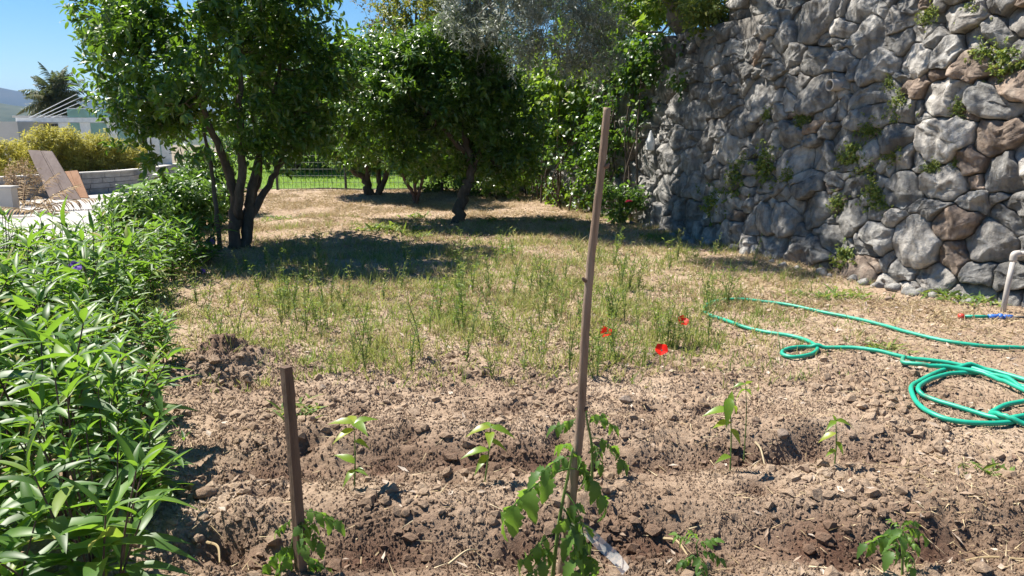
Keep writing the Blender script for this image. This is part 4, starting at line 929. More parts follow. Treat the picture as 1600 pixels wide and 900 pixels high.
PET = []
for k in range(8):
    stems, lv = petunia_layout(500 + k, [.62, .7, .55, .66, .74, .5, .6, .68][k], 7); st = MB()
    for C, r in stems: tube(st, C, np.linspace(r, r * .5, len(C)), 5, .5, False)
    sm = st.mesh('stem', True); sm.materials.append(M['stem_dark']); fo = MB(); n = len(lv)
    P = np.array([l[0] for l in lv]); Dr = np.array([l[1] for l in lv]); U = np.array([l[2] for l in lv]); L = np.array([l[3] for l in lv]); V = np.array([l[4] for l in lv])
    leaves(fo, P, Dr, U, L, L * (.17 + .02 * V), 'lance', .45, .12 + .14 * V); fm_ = fo.mesh('foliage', True); fm_.materials.append(M['petunia']); PET.append((sm, fm_, lv))
def border_x(y):       # outer (garden side) edge of the border
    return np.interp(y, [1.2, 2.4, 3.1, 3.9, 5.0, 6.0, 6.9, 8.0, 9.2], [-1.12, -1.28, -1.55, -1.98, -2.62, -3.0, -3.25, -3.4, -3.55])
rng = np.random.default_rng(91); spots = []
for _ in range(6000):
    y = rng.uniform(1.35, 9.0); x = border_x(y) - abs(rng.normal()) * .9 - rng.uniform(0, 2.0) * (y > 3)
    if x < -6.2 or proj([x, y, .5])[0] < -130: continue
    if y > 7.9 and x < -4.3: continue
    if all((x - a) ** 2 + (y - c) ** 2 > .262 ** 2 for a, c in spots): spots.append((x, y))
spots.sort(key=lambda s: s[1]); spots = spots[:285]
LABB = 'leafy border plant with lance-shaped green leaves on dark stems, packed beside the soil'
def petunia(x, y, k, rz, sc, near, label=LABB, group='lance-leaved plants packed in the border'):
    t = thing('border_plant', label, 'plant', (x, y, h1(x, y)), group, rz); t.scale = (sc,) * 3; sm, fm_, lv = PET[k]; link('stem', sm, t)
    if near:
        for (p, d, u, L, v) in lv: link('leaf', pet_leaf[v], t, mat4=frame(p, d, u, L))
    else: link('foliage', fm_, t)
    return t
for n_, (x, y) in enumerate(spots):
    e = border_x(y) - x; sc = rng.uniform(.66, 1.28) * (1.0 - .30 * max(0, 1 - e / .5)) * (.82 if y > 6.2 else 1.0)
    petunia(x, y, int(rng.integers(8)), rng.uniform(0, 6.28), sc, n_ < 34)
# looser plants at the border's thin end, near the citrus
for k, (px, py, sc) in enumerate([(235, 470, .8), (262, 440, .85), (300, 430, .75), (320, 415, .8), (215, 455, .9), (280, 405, .8), (250, 410, .9), (200, 430, .9), (225, 585, .62), (258, 570, .5), (230, 780, .62), (222, 660, .5)]):
    p = snap(G(px, py)); petunia(p[0], p[1], k % 8, k * 1.3, sc, k > 7, 'small separate lance-leaved plant standing loose on bare soil beside the border', 'loose lance-leaved plants at the border edge')
# violet flowers
def violet(p, label, s=.045):
    root = thing('violet_flower', label, 'flower', p); mb = MB(); n = 5; t = np.arange(n) / n * 2 * math.pi
    ax = unit(np.array([.25, -.75, .6])); e1 = unit(np.cross(ax, [0, 0, 1.0])); e2 = np.cross(ax, e1); dr = np.cos(t)[:, None] * e1 + np.sin(t)[:, None] * e2 + ax * .35
    leaves(mb, dr * .004, dr, np.tile(ax, (n, 1)), s, s * 1.05, 'full', -.15, .2); mb.build('petals', M['violet'], root)
    mb = MB(); tube(mb, [ax * .005, -ax * .03], [.011, .004], 7); mb.build('flower_tube', M['violet'], root); mb = MB(); tube(mb, catmull([-ax * .03, -ax * .05 + [0, 0, -.05], -ax * .06 + [0, 0, -.28]], 4), .003, 4); mb.build('stalk', M['stem_dark'], root)
violet(D(329, 377, 8.7), 'violet five-petalled flower beside the thin citrus trunk', .055); violet(D(118, 416, 5.6), 'violet five-petalled flower deep in the leafy border', .05); violet(D(317, 424, 7.9), 'tiny pale violet flower over dry soil at the border edge', .03)
# leafy shrub beside the tree
c = D(292, 322, 11.6); shrub_cloud('leafy_shrub', 'rounded glossy green shrub between the street and the citrus trunks', c, (.62, .6, .52), M['shrub'], (.10, .045), 380, 12, 270, None, h1(c[0], c[1]), up=.4)
c = D(215, 338, 10.6); shrub_cloud('leafy_shrub', 'low glossy green shrub at the street edge behind the border', c, (.5, .5, .36), M['shrub'], (.10, .045), 220, 12, 271, None, h1(c[0], c[1]), up=.4)
c = D(330, 285, 13.5); shrub_cloud('leafy_shrub', 'dark green shrub half hidden behind the citrus trunks', c, (.6, .5, .6), M['citrus'], (.10, .045), 260, 12, 272, None, h1(c[0], c[1]), up=.4)

# ------------------------------------------------------------------ stakes
def stake(name, label, pts, y, r0, r1, mat, n, flat=1.0, seed=0):
    P = np.array([D(px, py, y) for px, py in pts]); P = catmull(P, 6); base = P[-1].copy(); g = h1(base[0], base[1]); d = unit(P[-1] - P[-2]); e = P[-1] + d * max(0, (base[2] - (g - .12)) / max(.2, -d[2])); P = np.vstack([P, e])
    base[2] = g; root = thing(name, label, 'stake', base); mb = MB(); rr = np.interp(np.linspace(0, 1, len(P)), [0, 1], [r0, r1]) * (1 + .07 * perlin(np.arange(len(P)) * .6, seed))
    V0 = MB(); tube(V0, P - base, rr, n, .5, True, .05)
    if flat != 1.0:
        for v in V0.v: v[:, 1] = v[:, 1] * flat
    o = V0.build('pole', mat, root, n > 6); return root, P
tall, TP = stake('garden_stake', 'tall thin weathered branch stake holding up the largest tomato plant', [(949, 168), (946, 200), (940, 262), (932, 330), (924, 400), (917, 480), (912, 560), (909, 620), (905, 680), (899, 730), (892, 790), (884, 845), (875, 905)], 2.40, .0115, .0175, M['wood_stake'], 10, 1.0, 3)
for k, (i, sd) in enumerate([(12, 1), (27, -1), (44, 1), (58, -1)]):
    mb = MB(); p = TP[i] - np.array(tall.location); tube(mb, [p, p + np.array([sd * .017, -.008, .006]), p + np.array([sd * .022, -.01, .014])], [.010, .007, .003], 7); mb.build('knot', M['wood_dark'], tall)
short, SP = stake('garden_stake', 'short brown sawn wooden stake beside a small tomato plant', [(447, 573), (453, 640), (459, 720), (465, 800), (471, 900)], 2.42, .021, .022, M['wood_dark'], 4, 1.0, 5)

# ------------------------------------------------------------------ young vegetables
LT['tomato'] = [(0, .15), (.12, .7), (.22, .55), (.34, 1.0), (.44, .68), (.58, .82), (.68, .5), (.82, .45), (1.0, 0)]
LT['pepper'] = [(0, .08), (.15, .6), (.35, 1.0), (.55, .88), (.75, .5), (.9, .18), (1.0, 0)]
def tomato_leaf(seed, droop):
    rng = np.random.default_rng(seed); mb = MB(); s = np.linspace(0, 1, 9); R_ = np.stack([s, .06 * np.sin(s * 3), .18 * s - droop * s ** 2], -1)
    tube(mb, R_, np.linspace(.016, .007, 9), 5, .5, False); P = []; Dr = []; L = []; U = []
    T = unit(np.gradient(R_, axis=0))
    for t, l in ((.34, .34), (.52, .16), (.62, .46), (.80, .18), (.90, .42)):
        for sd in (1, -1):
            k = t * 8; p = np.array([np.interp(k, range(9), R_[:, q]) for q in range(3)]); tt = unit(np.array([np.interp(k, range(9), T[:, q]) for q in range(3)]))
            d = tt * .55 + np.array([0, sd, 0]) + np.array([0, 0, -.35 - .3 * rng.random()]); P.append(p); Dr.append(d); L.append(l * rng.uniform(.85, 1.2)); U.append(np.array([0, 0, 1.0]) + rng.normal(size=3) * .25 + np.array([0, -sd * .3, 0]))
    P.append(R_[-1]); Dr.append(T[-1]); L.append(.52); U.append(np.array([0, 0, 1.0])); L = np.array(L)
    leaves(mb, P, np.array(Dr), np.array(U), L, L * .74, 'tomato', .35, rng.uniform(.25, .7, len(L)), rng.random(len(L)) * .12)
    me = mb.mesh('leaf', True); me.materials.append(M['tomato']); return me
TL = [tomato_leaf(600 + k, [.35, .6, .85, 1.05, .5][k]) for k in range(5)]
PL = [leaf_single('pepper', 1.0, .46, .3, .25 + .25 * k, M['pepper']) for k in range(4)]
def stem_to(root, pts, r0, r1, mat, name='stem'):
    mb = MB(); C = catmull(pts, 6); tube(mb, C, np.linspace(r0, r1, len(C)), 7, .5, True); return mb.build(name, mat, root, True), C
def veg(name, label, base, stem_px, y, leafs, meshes, cat, smat, r0=.007, lw=1.0, group=None):
    """leafs: (from px,py, to px,py, mesh index, depth offset of the tip)"""
    root = thing(name, label, cat, base, group); B = np.array(base)
    pts = [B - [0, 0, .03]] + [D(px, py, y) for px, py in stem_px]; o, C = stem_to(root, [p - B for p in pts], r0, r0 * .45, smat)
    for (x0, y0_, x1, y1_, k, dy) in leafs:
        p = D(x0, y0_, y); j = np.argmin(np.linalg.norm(C + B - p, axis=1)); p = C[j] + B; t = D(x1, y1_, y + dy); d = t - p; L = np.linalg.norm(d) * (.70 if meshes is TL else 1.1)
        drop = [.17, .42, .67, .87, .32] if meshes is TL else [.25, .5, .75, 1.0]
        # aim above the wanted tip so that the drooping leaf ends there
        d = d + np.array([0, 0, drop[k] * L * .75]); d = d / np.linalg.norm(d)
        link('leaf', meshes[k], root, mat4=frame(p - B, d, np.array([0, -.25, 1.0]), L))
    return root
g1 = snap(np.array([.135, 2.36, 0]))
t1 = veg('tomato_plant', 'largest tomato plant, tied to the tall stake with clear tape', g1, [(868, 860), (876, 800), (888, 740), (895, 700)], 2.34,
    [(888, 735, 762, 800, 2, -.05), (893, 715, 832, 735, 1, -.12), (893, 730, 972, 785, 2, .0), (884, 770, 925, 880, 3, -.14), (880, 790, 905, 905, 2, -.2), (874, 830, 795, 885, 1, -.05), (870, 850, 815, 910, 2, -.12), (895, 705, 930, 745, 0, .1), (895, 702, 868, 690, 0, .12), (880, 810, 945, 890, 2, -.1)], TL, 'tomato plant', M['stem_green'], .008)
b = snap(G(925, 748)); veg('tomato_plant', 'tomato plant with dark drooping leaves just behind the tall stake', b, [(925, 700), (918, 660), (915, 640)], b[1],
    [(918, 655, 855, 662, 1, -.05), (916, 645, 905, 625, 0, .1), (918, 650, 972, 665, 1, -.05), (922, 685, 985, 722, 3, -.06), (923, 695, 940, 725, 2, -.12), (920, 665, 950, 640, 0, .1)], TL, 'tomato plant', M['stem_green'], .007)
b = snap(np.array([D(452, 905, 2.45)[0], 2.45, 0])); veg('tomato_plant', 'small tomato plant growing against the short sawn stake', b, [(456, 860), (462, 815), (468, 795)], 2.46,
    [(463, 810, 420, 832, 1, -.03), (466, 800, 535, 812, 1, -.05), (464, 805, 500, 850, 2, -.1), (458, 850, 398, 888, 2, -.05), (458, 845, 425, 905, 2, -.12), (456, 870, 520, 890, 1, -.05), (464, 806, 470, 840, 3, -.14), (457, 860, 440, 862, 1, .1)], TL, 'tomato plant', M['stem_green'], .006)
b = snap(G(1090, 885)); veg('tomato_plant', 'tiny tomato seedling low beside a dead twig in the wet furrow', b, [(1090, 870), (1088, 852), (1092, 842)], b[1],
    [(1090, 850, 1045, 828, 0, .05), (1090, 855, 1125, 838, 0, -.03), (1090, 862, 1135, 872, 1, -.05), (1090, 865, 1060, 880, 1, -.05), (1090, 845, 1075, 822, 0, .08), (1090, 868, 1098, 892, 2, -.12)], TL, 'tomato plant', M['stem_green'], .004)
b = snap(G(1412, 888)); veg('tomato_plant', 'tomato plant with spreading leaves at the dry straw end of the furrow', b, [(1410, 860), (1408, 835), (1410, 822)], b[1],
    [(1408, 832, 1352, 845, 2, -.05), (1409, 826, 1385, 806, 0, .06), (1409, 824, 1440, 812, 0, .04), (1409, 832, 1436, 850, 2, -.08), (1409, 830, 1462, 832, 1, .04), (1410, 862, 1430, 882, 2, -.1), (1409, 828, 1400, 850, 2, -.14)], TL, 'tomato plant', M['stem_green'], .005)
def pepper(label, base_px, top_px, leafs, r0=.0042):
    b = snap(G(*base_px)); mx = ((base_px[0] + top_px[0]) / 2 + 2, (base_px[1] + top_px[1]) / 2); return veg('pepper_plant', label, b, [mx, top_px], b[1], leafs, PL, 'pepper plant', M['stem_green'], r0)
pepper('young pepper plant with a broad leaf crown on a straight stem by the short stake', (553, 768), (553, 662), [(553, 664, 518, 663, 1, 0), (553, 664, 585, 656, 1, .02), (553, 668, 530, 690, 2, -.05), (553, 690, 570, 700, 2, -.03), (553, 735, 568, 742, 2, -.04), (553, 735, 545, 755, 3, -.04), (553, 663, 545, 650, 0, .08), (553, 664, 566, 676, 2, -.08), (553, 720, 526, 712, 1, .02)])
pepper('young bushy pepper plant standing between two stakes above a dark hollow', (756, 755), (766, 668), [(766, 670, 738, 682, 2, -.02), (766, 670, 794, 684, 2, -.02), (766, 669, 750, 664, 1, .06), (766, 670, 775, 664, 0, .06), (762, 700, 732, 716, 2, -.03), (760, 715, 752, 735, 3, -.05), (766, 672, 765, 694, 2, -.08), (764, 690, 785, 705, 2, .0)])
pepper('yellowish pepper plant with upright narrow leaves and fallen lower leaf', (1141, 738), (1140, 622), [(1140, 624, 1138, 655, 3, -.04), (1140, 630, 1144, 612, 0, .02), (1140, 645, 1105, 650, 1, 0), (1140, 660, 1120, 668, 1, -.04), (1140, 672, 1152, 690, 2, -.04), (1140, 715, 1126, 722, 2, -.04), (1140, 628, 1150, 645, 2, .03), (1140, 650, 1132, 640, 0, .04)])
pepper('slender tall pepper plant with a leafless lower stem beside the yellowish one', (1163, 704), (1165, 600), [(1165, 602, 1148, 606, 1, 0), (1165, 602, 1176, 596, 0, .02), (1165, 605, 1172, 616, 2, -.04), (1165, 612, 1152, 625, 2, .02)], .0035)
pepper('short pepper seedling with few yellow-green leaves nearest the hose coil', (1303, 735), (1306, 658), [(1306, 660, 1298, 672, 3, -.03), (1306, 660, 1330, 672, 2, 0), (1306, 680, 1284, 690, 1, 0), (1306, 690, 1312, 706, 3, -.03), (1306, 658, 1302, 648, 0, .02), (1305, 705, 1296, 712, 2, -.03)])
# clear tape round the tall stake
root = thing('plastic_tape', 'clear plastic tape strip tied round the tall stake, loose end trailing', 'tape', g1); B = np.array(g1)
c = D(887, 822, 2.38) - B; mb = MB(); t = np.linspace(0, 2 * math.pi * 1.6, 40); P = np.stack([c[0] + .036 * np.cos(t), c[1] + .034 * np.sin(t), c[2] + .012 * t / 6], -1)
mb.add(np.vstack([P - [0, 0, .012], P + [0, 0, .012]]), [(a, a + 1, a + 41, a + 40) for a in range(39)]); mb.build('loop', M['tape'], root, True)
P = catmull([D(890, 818, 2.33), D(915, 828, 2.30), D(940, 852, 2.27), D(962, 872, 2.24), D(978, 892, 2.2)], 6) - B; w = np.array([.004, .006, .02]); mb = MB(); n = len(P); tw = np.linspace(0, 1.2, n)[:, None]; wv = np.cos(tw) * [.004, 0, .017] + np.sin(tw) * [.012, .012, .0]
mb.add(np.vstack([P - wv, P + .3 * wv + [.003, .002, 0], P + wv]), [(a, a + 1, a + n + 1, a + n) for a in range(n - 1)] + [(n + a, n + a + 1, n + a + n + 1, n + a + n) for a in range(n - 1)]); mb.build('loose_end', M['tape'], root, True)

# ------------------------------------------------------------------ poppies
for k, (px, py, lab) in enumerate([(946, 521, 'red poppy blooming right beside the tall stake'), (1066, 503, 'red poppy blooming nearest the bend of the green hose'), (1034, 548, 'red poppy in grass halfway between the stake and hose')]):
    g = snap(G(px + 3, py + 34)); hd = D(px, py, g[1]); root = thing('poppy', lab, 'poppy', g); c = hd - g; rng = np.random.default_rng(700 + k)
    mb = MB(); ax = unit(np.array([rng.normal() * .3, -.65, .75])); e1 = unit(np.cross(ax, [0, 0, 1.0])); e2 = np.cross(ax, e1)
    for j in range(4):
        a = j * math.pi / 2 + .3 + k; d = math.cos(a) * e1 + math.sin(a) * e2 + ax * (.45 + .15 * (j % 2)); m2 = MB(); leaves(m2, [c + d * .004], [d], [ax], .046, .062, 'full', -.2, -.15, rng.random()); m2.build('petal', M['poppy'], root, True)
    tube(mb, [c, c + ax * .008], [.004, .005], 8); mb.build('flower_heart', M['poppy_heart'], root); stem_to(root, [np.zeros(3) - [0, 0, .02], c * .5 + [.015, .01, 0], c], .0025, .002, M['stem_green'], 'stalk')

# ------------------------------------------------------------------ hose, pipe
HP = [(1720, 562), (1600, 549), (1540, 547), (1480, 539), (1420, 524), (1380, 512), (1330, 499), (1290, 490), (1240, 479), (1200, 473), (1155, 469), (1120, 472), (1103, 480), (1104, 491), (1130, 500), (1160, 511), (1200, 521), (1240, 528), (1266, 537), (1277, 547), (1266, 556), (1240, 560), (1222, 555), (1228, 549), (1255, 545), (1290, 547), (1330, 551), (1370, 558), (1410, 566), (1450, 571), (1500, 578), (1545, 590), (1580, 606), (1615, 618), (1650, 640), (1620, 658), (1580, 666), (1530, 668), (1480, 662), (1445, 648), (1426, 628), (1424, 612), (1445, 598), (1475, 586), (1510, 581), (1550, 586), (1600, 600), (1660, 618), (1680, 640), (1640, 652), (1590, 664), (1555, 658), (1530, 651), (1490, 640), (1455, 630), (1434, 622), (1440, 609), (1462, 598), (1490, 591), (1530, 591), (1565, 600), (1600, 617), (1640, 628), (1600, 634), (1575, 638), (1556, 646), (1548, 652), (1570, 664), (1610, 672), (1670, 682), (1750, 680)]
P = np.array([G(a, c) for a, c in HP]); C = catmull(P, 7); C[:, 2] = np.max([H(C[:, 0] + a, C[:, 1] + c) for a in (-.03, 0, .03) for c in (-.03, 0, .03)], 0); k_ = np.ones(9) / 9
C[4:-4, 2] = np.convolve(C[:, 2], k_, 'valid'); C[:, 2] += .018
for i in range(len(C)):                               # later turns lie on top of earlier ones
    if i > 40:
        d = np.linalg.norm(C[:i - 22, :2] - C[i, :2], axis=1); j = int(np.argmin(d))
        if d[j] < .05: C[i, 2] = max(C[i, 2], C[j, 2] + .026 * (1 - d[j] / .05) + .0)
for _ in range(3): C[1:-1, 2] = np.maximum(C[1:-1, 2], .5 * (C[:-2, 2] + C[2:, 2]) - .004)
HOSE = C.copy()
root = thing('garden_hose', 'long green garden hose with a coiled end lying across the dry soil', 'hose', C[200]); mb = MB(); tube(mb, C - C[200], .0135, 10, .5, True); mb.build('tube', M['hose'], root, True)
P = np.array([G(1412, 571), G(1410, 577), G(1440, 583), (G(1480, 586)), G(1530, 594), G(1575, 612), G(1640, 640)]); C2 = catmull(P, 7); C2[:, 2] = H(C2[:, 0], C2[:, 1]) + .04; mb = MB(); tube(mb, C2 - C[200], .0135, 10); mb.build('tube', M['hose'], root, True)
a = snap(G(1497, 501), .022); e = snap(G(1600, 504), .022); d = e - a; root = thing('hose_connector', 'short green hose end with red cap and blue coupling by the standpipe', 'hose fitting', a)
for nm, f0, f1, r, mt in (('cap', 0, .08, .022, 'red'), ('hose_piece', .081, .45, .0135, 'hose'), ('coupling', .451, .60, .022, 'blue'), ('collar', .601, .66, .028, 'blue'), ('valve', .661, .82, .02, 'blue'), ('thin_pipe', .821, 1.1, .009, 'dark_metal')):
    mb = MB(); tube(mb, [d * f0, d * (f0 + f1) / 2, d * f1], [r * .9, r, r * .9], 12); prt = mb.build(nm, M[mt], root if nm != 'collar' else prt, True)
b = snap(G(1565, 494)); root = thing('standpipe', 'pale grey water standpipe with elbow against the foot of the wall', 'pipe', b); y0 = b[1]
mb = MB(); tube(mb, [(0, 0, -.08), D(1576, 440, y0 + .03) - b, D(1584, 404, y0 + .06) - b], .021, 12); mb.build('riser', M['pipe'], root, True)
mb = MB(); tube(mb, catmull([D(1583, 408, y0 + .06) - b, D(1585, 398, y0 + .06) - b, D(1593, 396, y0 + .06) - b], 5), .028, 12); mb.build('elbow', M['pipe'], root, True)
mb = MB(); tube(mb, [D(1592, 396, y0 + .06) - b, D(1660, 400, y0 + .1) - b], .021, 12); mb.build('spout', M['pipe'], root, True)
# stones lying about
for k, (px, py, r, lab) in enumerate([(979, 630, .042, 'pale pinkish stone beside a hollow behind the tall stake'), (1222, 686, .04, 'whitish stone by the slender pepper plants'), (505, 611, .03, 'small pale lilac stone in the thin grass'), (322, 783, .05, 'brown earth-stained stone at the border edge'), (1388, 470, .05, 'low grey stone fallen at the wall foot')]):
    p = snap(G(px, py)); rm = rock_mesh(r, 40 + k); o = rm.build('stone', M['stone_rust'] if k != 3 else M['soil'], None, True); o.location = tuple(p + [0, 0, r * .3]); o.rotation_euler = (0, 0, k); tag(o, lab, 'stone')
for k in range(26):      # rubble along the foot of the wall
    u = wall_uv(1000 + k * 24, 400)[0]; p = wpt(u + RNG.normal() * .08, 0, .16 + RNG.random() * .18); r = RNG.uniform(.03, .10); o = rock_mesh(r, 60 + k, (1, .85, .65), 9).build('rubble_stone', M['stone_grey'], None, True)
    o.location = (p[0], p[1], h1(p[0], p[1]) + r * .2); o.rotation_euler = (0, 0, RNG.random() * 6); tag(o, 'loose grey rubble stone lying along the foot of the wall', 'stone', 'loose stones at the wall foot')
# bare twigs
for k, (x0, y0_, x1, y1_, lab) in enumerate([(1037, 825, 1075, 862, 'short dead twig beside the tiny tomato seedling'), (322, 830, 342, 862, 'pale thin stick on clods beside the border'), (1480, 850, 1600, 880, 'bleached stick among straw right of the tomato in the furrow'), (700, 870, 745, 835, 'curved thin root lying on the clods between the stakes'), (1180, 690, 1196, 706, 'short pale twig lying below the slender pepper plant')]):
    a, c = snap(G(x0, y0_), .012), snap(G(x1, y1_), .012); root = thing('twig', lab.replace('right of', 'beside'), 'twig', a); mb = MB(); tube(mb, catmull([a * 0, (c - a) * .5 + [.01, .02, .012], c - a], 5), np.linspace(.006, .003, 11), 6); mb.build('stick', M['straw'], root)

# ------------------------------------------------------------------ loose ground cover: clods, grass, straw, leaves
def in_view(x, y, m=60):
    px, py = proj(np.stack([x, y, 0 * x], -1)); return (px > -m) & (px < 1600 + m) & (py < 900 + 3 * m)
HOSE_XY = HOSE[:, :2]
def off_hose(x, y):
    k = np.ones(len(x), bool)
    for p in HOSE_XY[::2]: k &= (x - p[0]) ** 2 + (y - p[1]) ** 2 > .03 ** 2
    return k
def ok_ground(x, y): return (x > np.where(y > 9.4, left_edge(y) + .7, border_x(np.minimum(y, 9.2)) - .35)) & (y > 1.9) & (x < np.interp(y, WC[::-1, 1], WC[::-1, 0]) - .05)
def clods(n, mat, name, label):
    g = (1 + 5 ** .5) / 2; V0 = unit(np.array([(-1,g,0),(1,g,0),(-1,-g,0),(1,-g,0),(0,-1,g),(0,1,g),(0,-1,-g),(0,1,-g),(g,0,-1),(g,0,1),(-g,0,-1),(-g,0,1)], float))
    T0 = np.array([(0,11,5),(0,5,1),(0,1,7),(0,7,10),(0,10,11),(1,5,9),(5,11,4),(11,10,2),(10,7,6),(7,1,8),(3,9,4),(3,4,2),(3,2,6),(3,6,8),(3,8,9),(4,9,5),(2,4,11),(6,2,10),(8,6,7),(9,8,1)])
    x = RNG.uniform(-2.6, 4.2, n * 4); y = 2.0 + 6.5 * RNG.random(n * 4) ** 1.7
    dens = np.clip(bedmask(x, y) + .10, 0, 1) * (.35 + .65 * (perlin(x * 2.2, y * 2.2, 11) > -.1)); k = ok_ground(x, y) & in_view(x, y) & (RNG.random(n * 4) < dens); x, y = x[k][:n], y[k][:n]; k = off_hose(x, y); x, y = x[k], y[k]; n = len(x)
    r = .0062 * (1 - RNG.random(n) * .985) ** -.5; r = np.minimum(r * (.55 + 1.1 * np.clip(perlin(x * 1.7, y * 1.7, 71) + .35, 0, 1)), .034) * np.where(bedmask(x, y) > .5, 1, .7)
    z = H(x, y) + r * .25; V = V0[None] * (r[:, None] * RNG.uniform(.5, 1.35, (n, 12)))[:, :, None] * np.array([1, 1, .75]); a = RNG.uniform(0, 6.28, n); c, s = np.cos(a)[:, None], np.sin(a)[:, None]
    V = np.stack([V[..., 0] * c - V[..., 1] * s, V[..., 0] * s + V[..., 1] * c, V[..., 2]], -1) + np.stack([x, y, z], -1)[:, None]
    mb = MB(); mb.add(V.reshape(-1, 3), None, (T0[None] + (np.arange(n) * 12)[:, None, None]).reshape(-1, 3), np.repeat(wet_and_pit_shade(x, y) * .8, 12)); tag(mb.build(name, mat), label, 'soil', kind='stuff'); print(name, n)
clods(12500, M['soil'], 'soil_clods', 'crumbly brown soil clods covering the dug bed')
def grains(n, name, label):
    x = RNG.uniform(-2.4, 4.2, n * 3); y = 2.0 + 5.0 * RNG.random(n * 3) ** 1.5; k = ok_ground(x, y) & in_view(x, y, 20) & (RNG.random(n * 3) < (.25 + .75 * bedmask(x, y)) * (.3 + .7 * (perlin(x * 4, y * 4, 91) > -.15))); x, y = x[k][:n], y[k][:n]; n = len(x)
    r = RNG.uniform(.0035, .0085, n) * (1 + .12 * (y - 2)); a = RNG.uniform(0, 6.28, n)[:, None] + np.arange(4) * math.pi / 2; rr = r[:, None] * RNG.uniform(.7, 1.4, (n, 4)); z = H(x, y)
    V = np.concatenate([np.stack([x[:, None] + rr * np.cos(a), y[:, None] + rr * np.sin(a), np.repeat((z - r * .3)[:, None], 4, 1)], -1), np.stack([x + RNG.normal(size=n) * r * .4, y + RNG.normal(size=n) * r * .4, z + r * RNG.uniform(.8, 1.5, n)], -1)[:, None]], 1)
    mb = MB(); mb.add(V.reshape(-1, 3), None, (np.array([(0, 1, 4), (1, 2, 4), (2, 3, 4), (3, 0, 4)])[None] + (np.arange(n) * 5)[:, None, None]).reshape(-1, 3), np.repeat(wet_and_pit_shade(x, y) * .8, 5)); tag(mb.build(name, M['soil']), label, 'soil', kind='stuff')
grains(75000, 'soil_crumbs', 'fine pale soil crumbs strewn over the dug bed')
def grass_density(x, y):
    px, py = proj(np.stack([x, y, 0 * x], -1)); g = np.exp(-(((px - 620) / 330) ** 2 + ((py - 500) / 75) ** 2)) + .9 * np.exp(-(((px - 1000) / 170) ** 2 + ((py - 520) / 55) ** 2)) + .35 * np.exp(-(((px - 800) / 500) ** 2 + ((py - 410) / 60) ** 2))
    return np.clip(g * (.35 + 1.3 * np.clip(perlin(x * 1.6, y * 1.6, 21) + .15, 0, 1)), 0, 1)
def grass(n, name, label):
    x = RNG.uniform(-4.2, 3.6, n * 5); y = RNG.uniform(4.2, 13, n * 5); k = ok_ground(x, y) & (RNG.random(n * 5) < grass_density(x, y)); x, y = x[k][:n], y[k][:n]
    tx = np.repeat(x, 7) + RNG.normal(0, .022, len(x) * 7); ty = np.repeat(y, 7) + RNG.normal(0, .022, len(x) * 7); m = len(tx); P = np.stack([tx, ty, H(tx, ty) - .004], -1)
    green = np.repeat(np.clip(.42 + .6 * perlin(x * 1.1, y * 1.1, 33) + RNG.normal(0, .22, len(x)), .02, .98), 7); hgt = np.repeat(RNG.uniform(.03, .11, len(x)) * np.where(RNG.random(len(x)) < .10, 1.8, 1), 7) * RNG.uniform(.6, 1.1, m)
    d = RNG.normal(size=(m, 3)) * .42; d[:, 2] = 1; mb = MB(); leaves(mb, P, d, RNG.normal(size=(m, 3)), hgt, RNG.uniform(.004, .008, m), 'strip', 0, RNG.uniform(.1, .9, m), green); tag(mb.build(name, M['grass']), label, 'grass', kind='stuff'); print(name, m)
grass(8000, 'weed_grass', 'thin patchy green and straw-coloured grass across the middle of the plot')
def stubble(n, name, label):
    x = RNG.uniform(-7, 4, n * 3); y = RNG.uniform(5.0, 17.4, n * 3); k = ok_ground(x, y) & in_view(x, y) & (RNG.random(n * 3) < .06 + .94 * np.clip(1.8 * perlin(x * 1.1, y * 1.1, 61) + .45, 0, 1) * sstep(4.8, 6.5, y)); x, y = x[k][:n], y[k][:n]
    tx = np.repeat(x, 6) + RNG.normal(0, .035, len(x) * 6); ty = np.repeat(y, 6) + RNG.normal(0, .035, len(x) * 6); m = len(tx); d = RNG.normal(size=(m, 3)) * 1.1; d[:, 2] = .45; mb = MB()
    leaves(mb, np.stack([tx, ty, H(tx, ty) + .002], -1), d, RNG.normal(size=(m, 3)), RNG.uniform(.03, .10, m), RNG.uniform(.005, .011, m), 'sliver', 0, RNG.uniform(.1, .8, m), np.clip(np.repeat(RNG.normal(.55, .3, len(x)), 6), .02, .98)); tag(mb.build(name, M['straw']), label, 'grass', kind='stuff'); print(name, m)
stubble(13000, 'dry_stubble', 'low dry straw-coloured stubble covering the back of the plot')
def litter(n, mat, name, label, L, Wd, area, lift, kind, cat):
    x = RNG.uniform(area[0], area[1], n * 3); y = area[2] + (area[3] - area[2]) * RNG.random(n * 3) ** 1.3; px, py = proj(np.stack([x, y, 0 * x], -1))
    dens = np.where(bedmask(x, y) > .5, .10 + .45 * sstep(.4, 1.4, x), 1) * (.25 + .75 * np.clip(perlin(x * 1.2, y * 1.2, 41) + .4, 0, 1)); k = ok_ground(x, y) & in_view(x, y) & (RNG.random(n * 3) < dens); x, y = x[k][:n], y[k][:n]; m = len(x)
    a = RNG.uniform(0, 6.28, m); d = np.stack([np.cos(a), np.sin(a), RNG.normal(0, lift, m)], -1); U = np.array([0, 0, 1.0]) + RNG.normal(size=(m, 3)) * .35; mb = MB()
    leaves(mb, np.stack([x, y, H(x, y) + .006], -1), d, U, RNG.uniform(*L, m), RNG.uniform(*Wd, m), kind, .3, RNG.uniform(-.2, .2, m)); tag(mb.build(name, mat), label, cat, kind='stuff'); print(name, m)
litter(40000, M['straw'], 'dry_straw', 'short bleached straw bits scattered over the dry ground', (.03, .10), (.003, .006), (-5, 4.4, 2.1, 19), .25, 'sliver', 'straw')
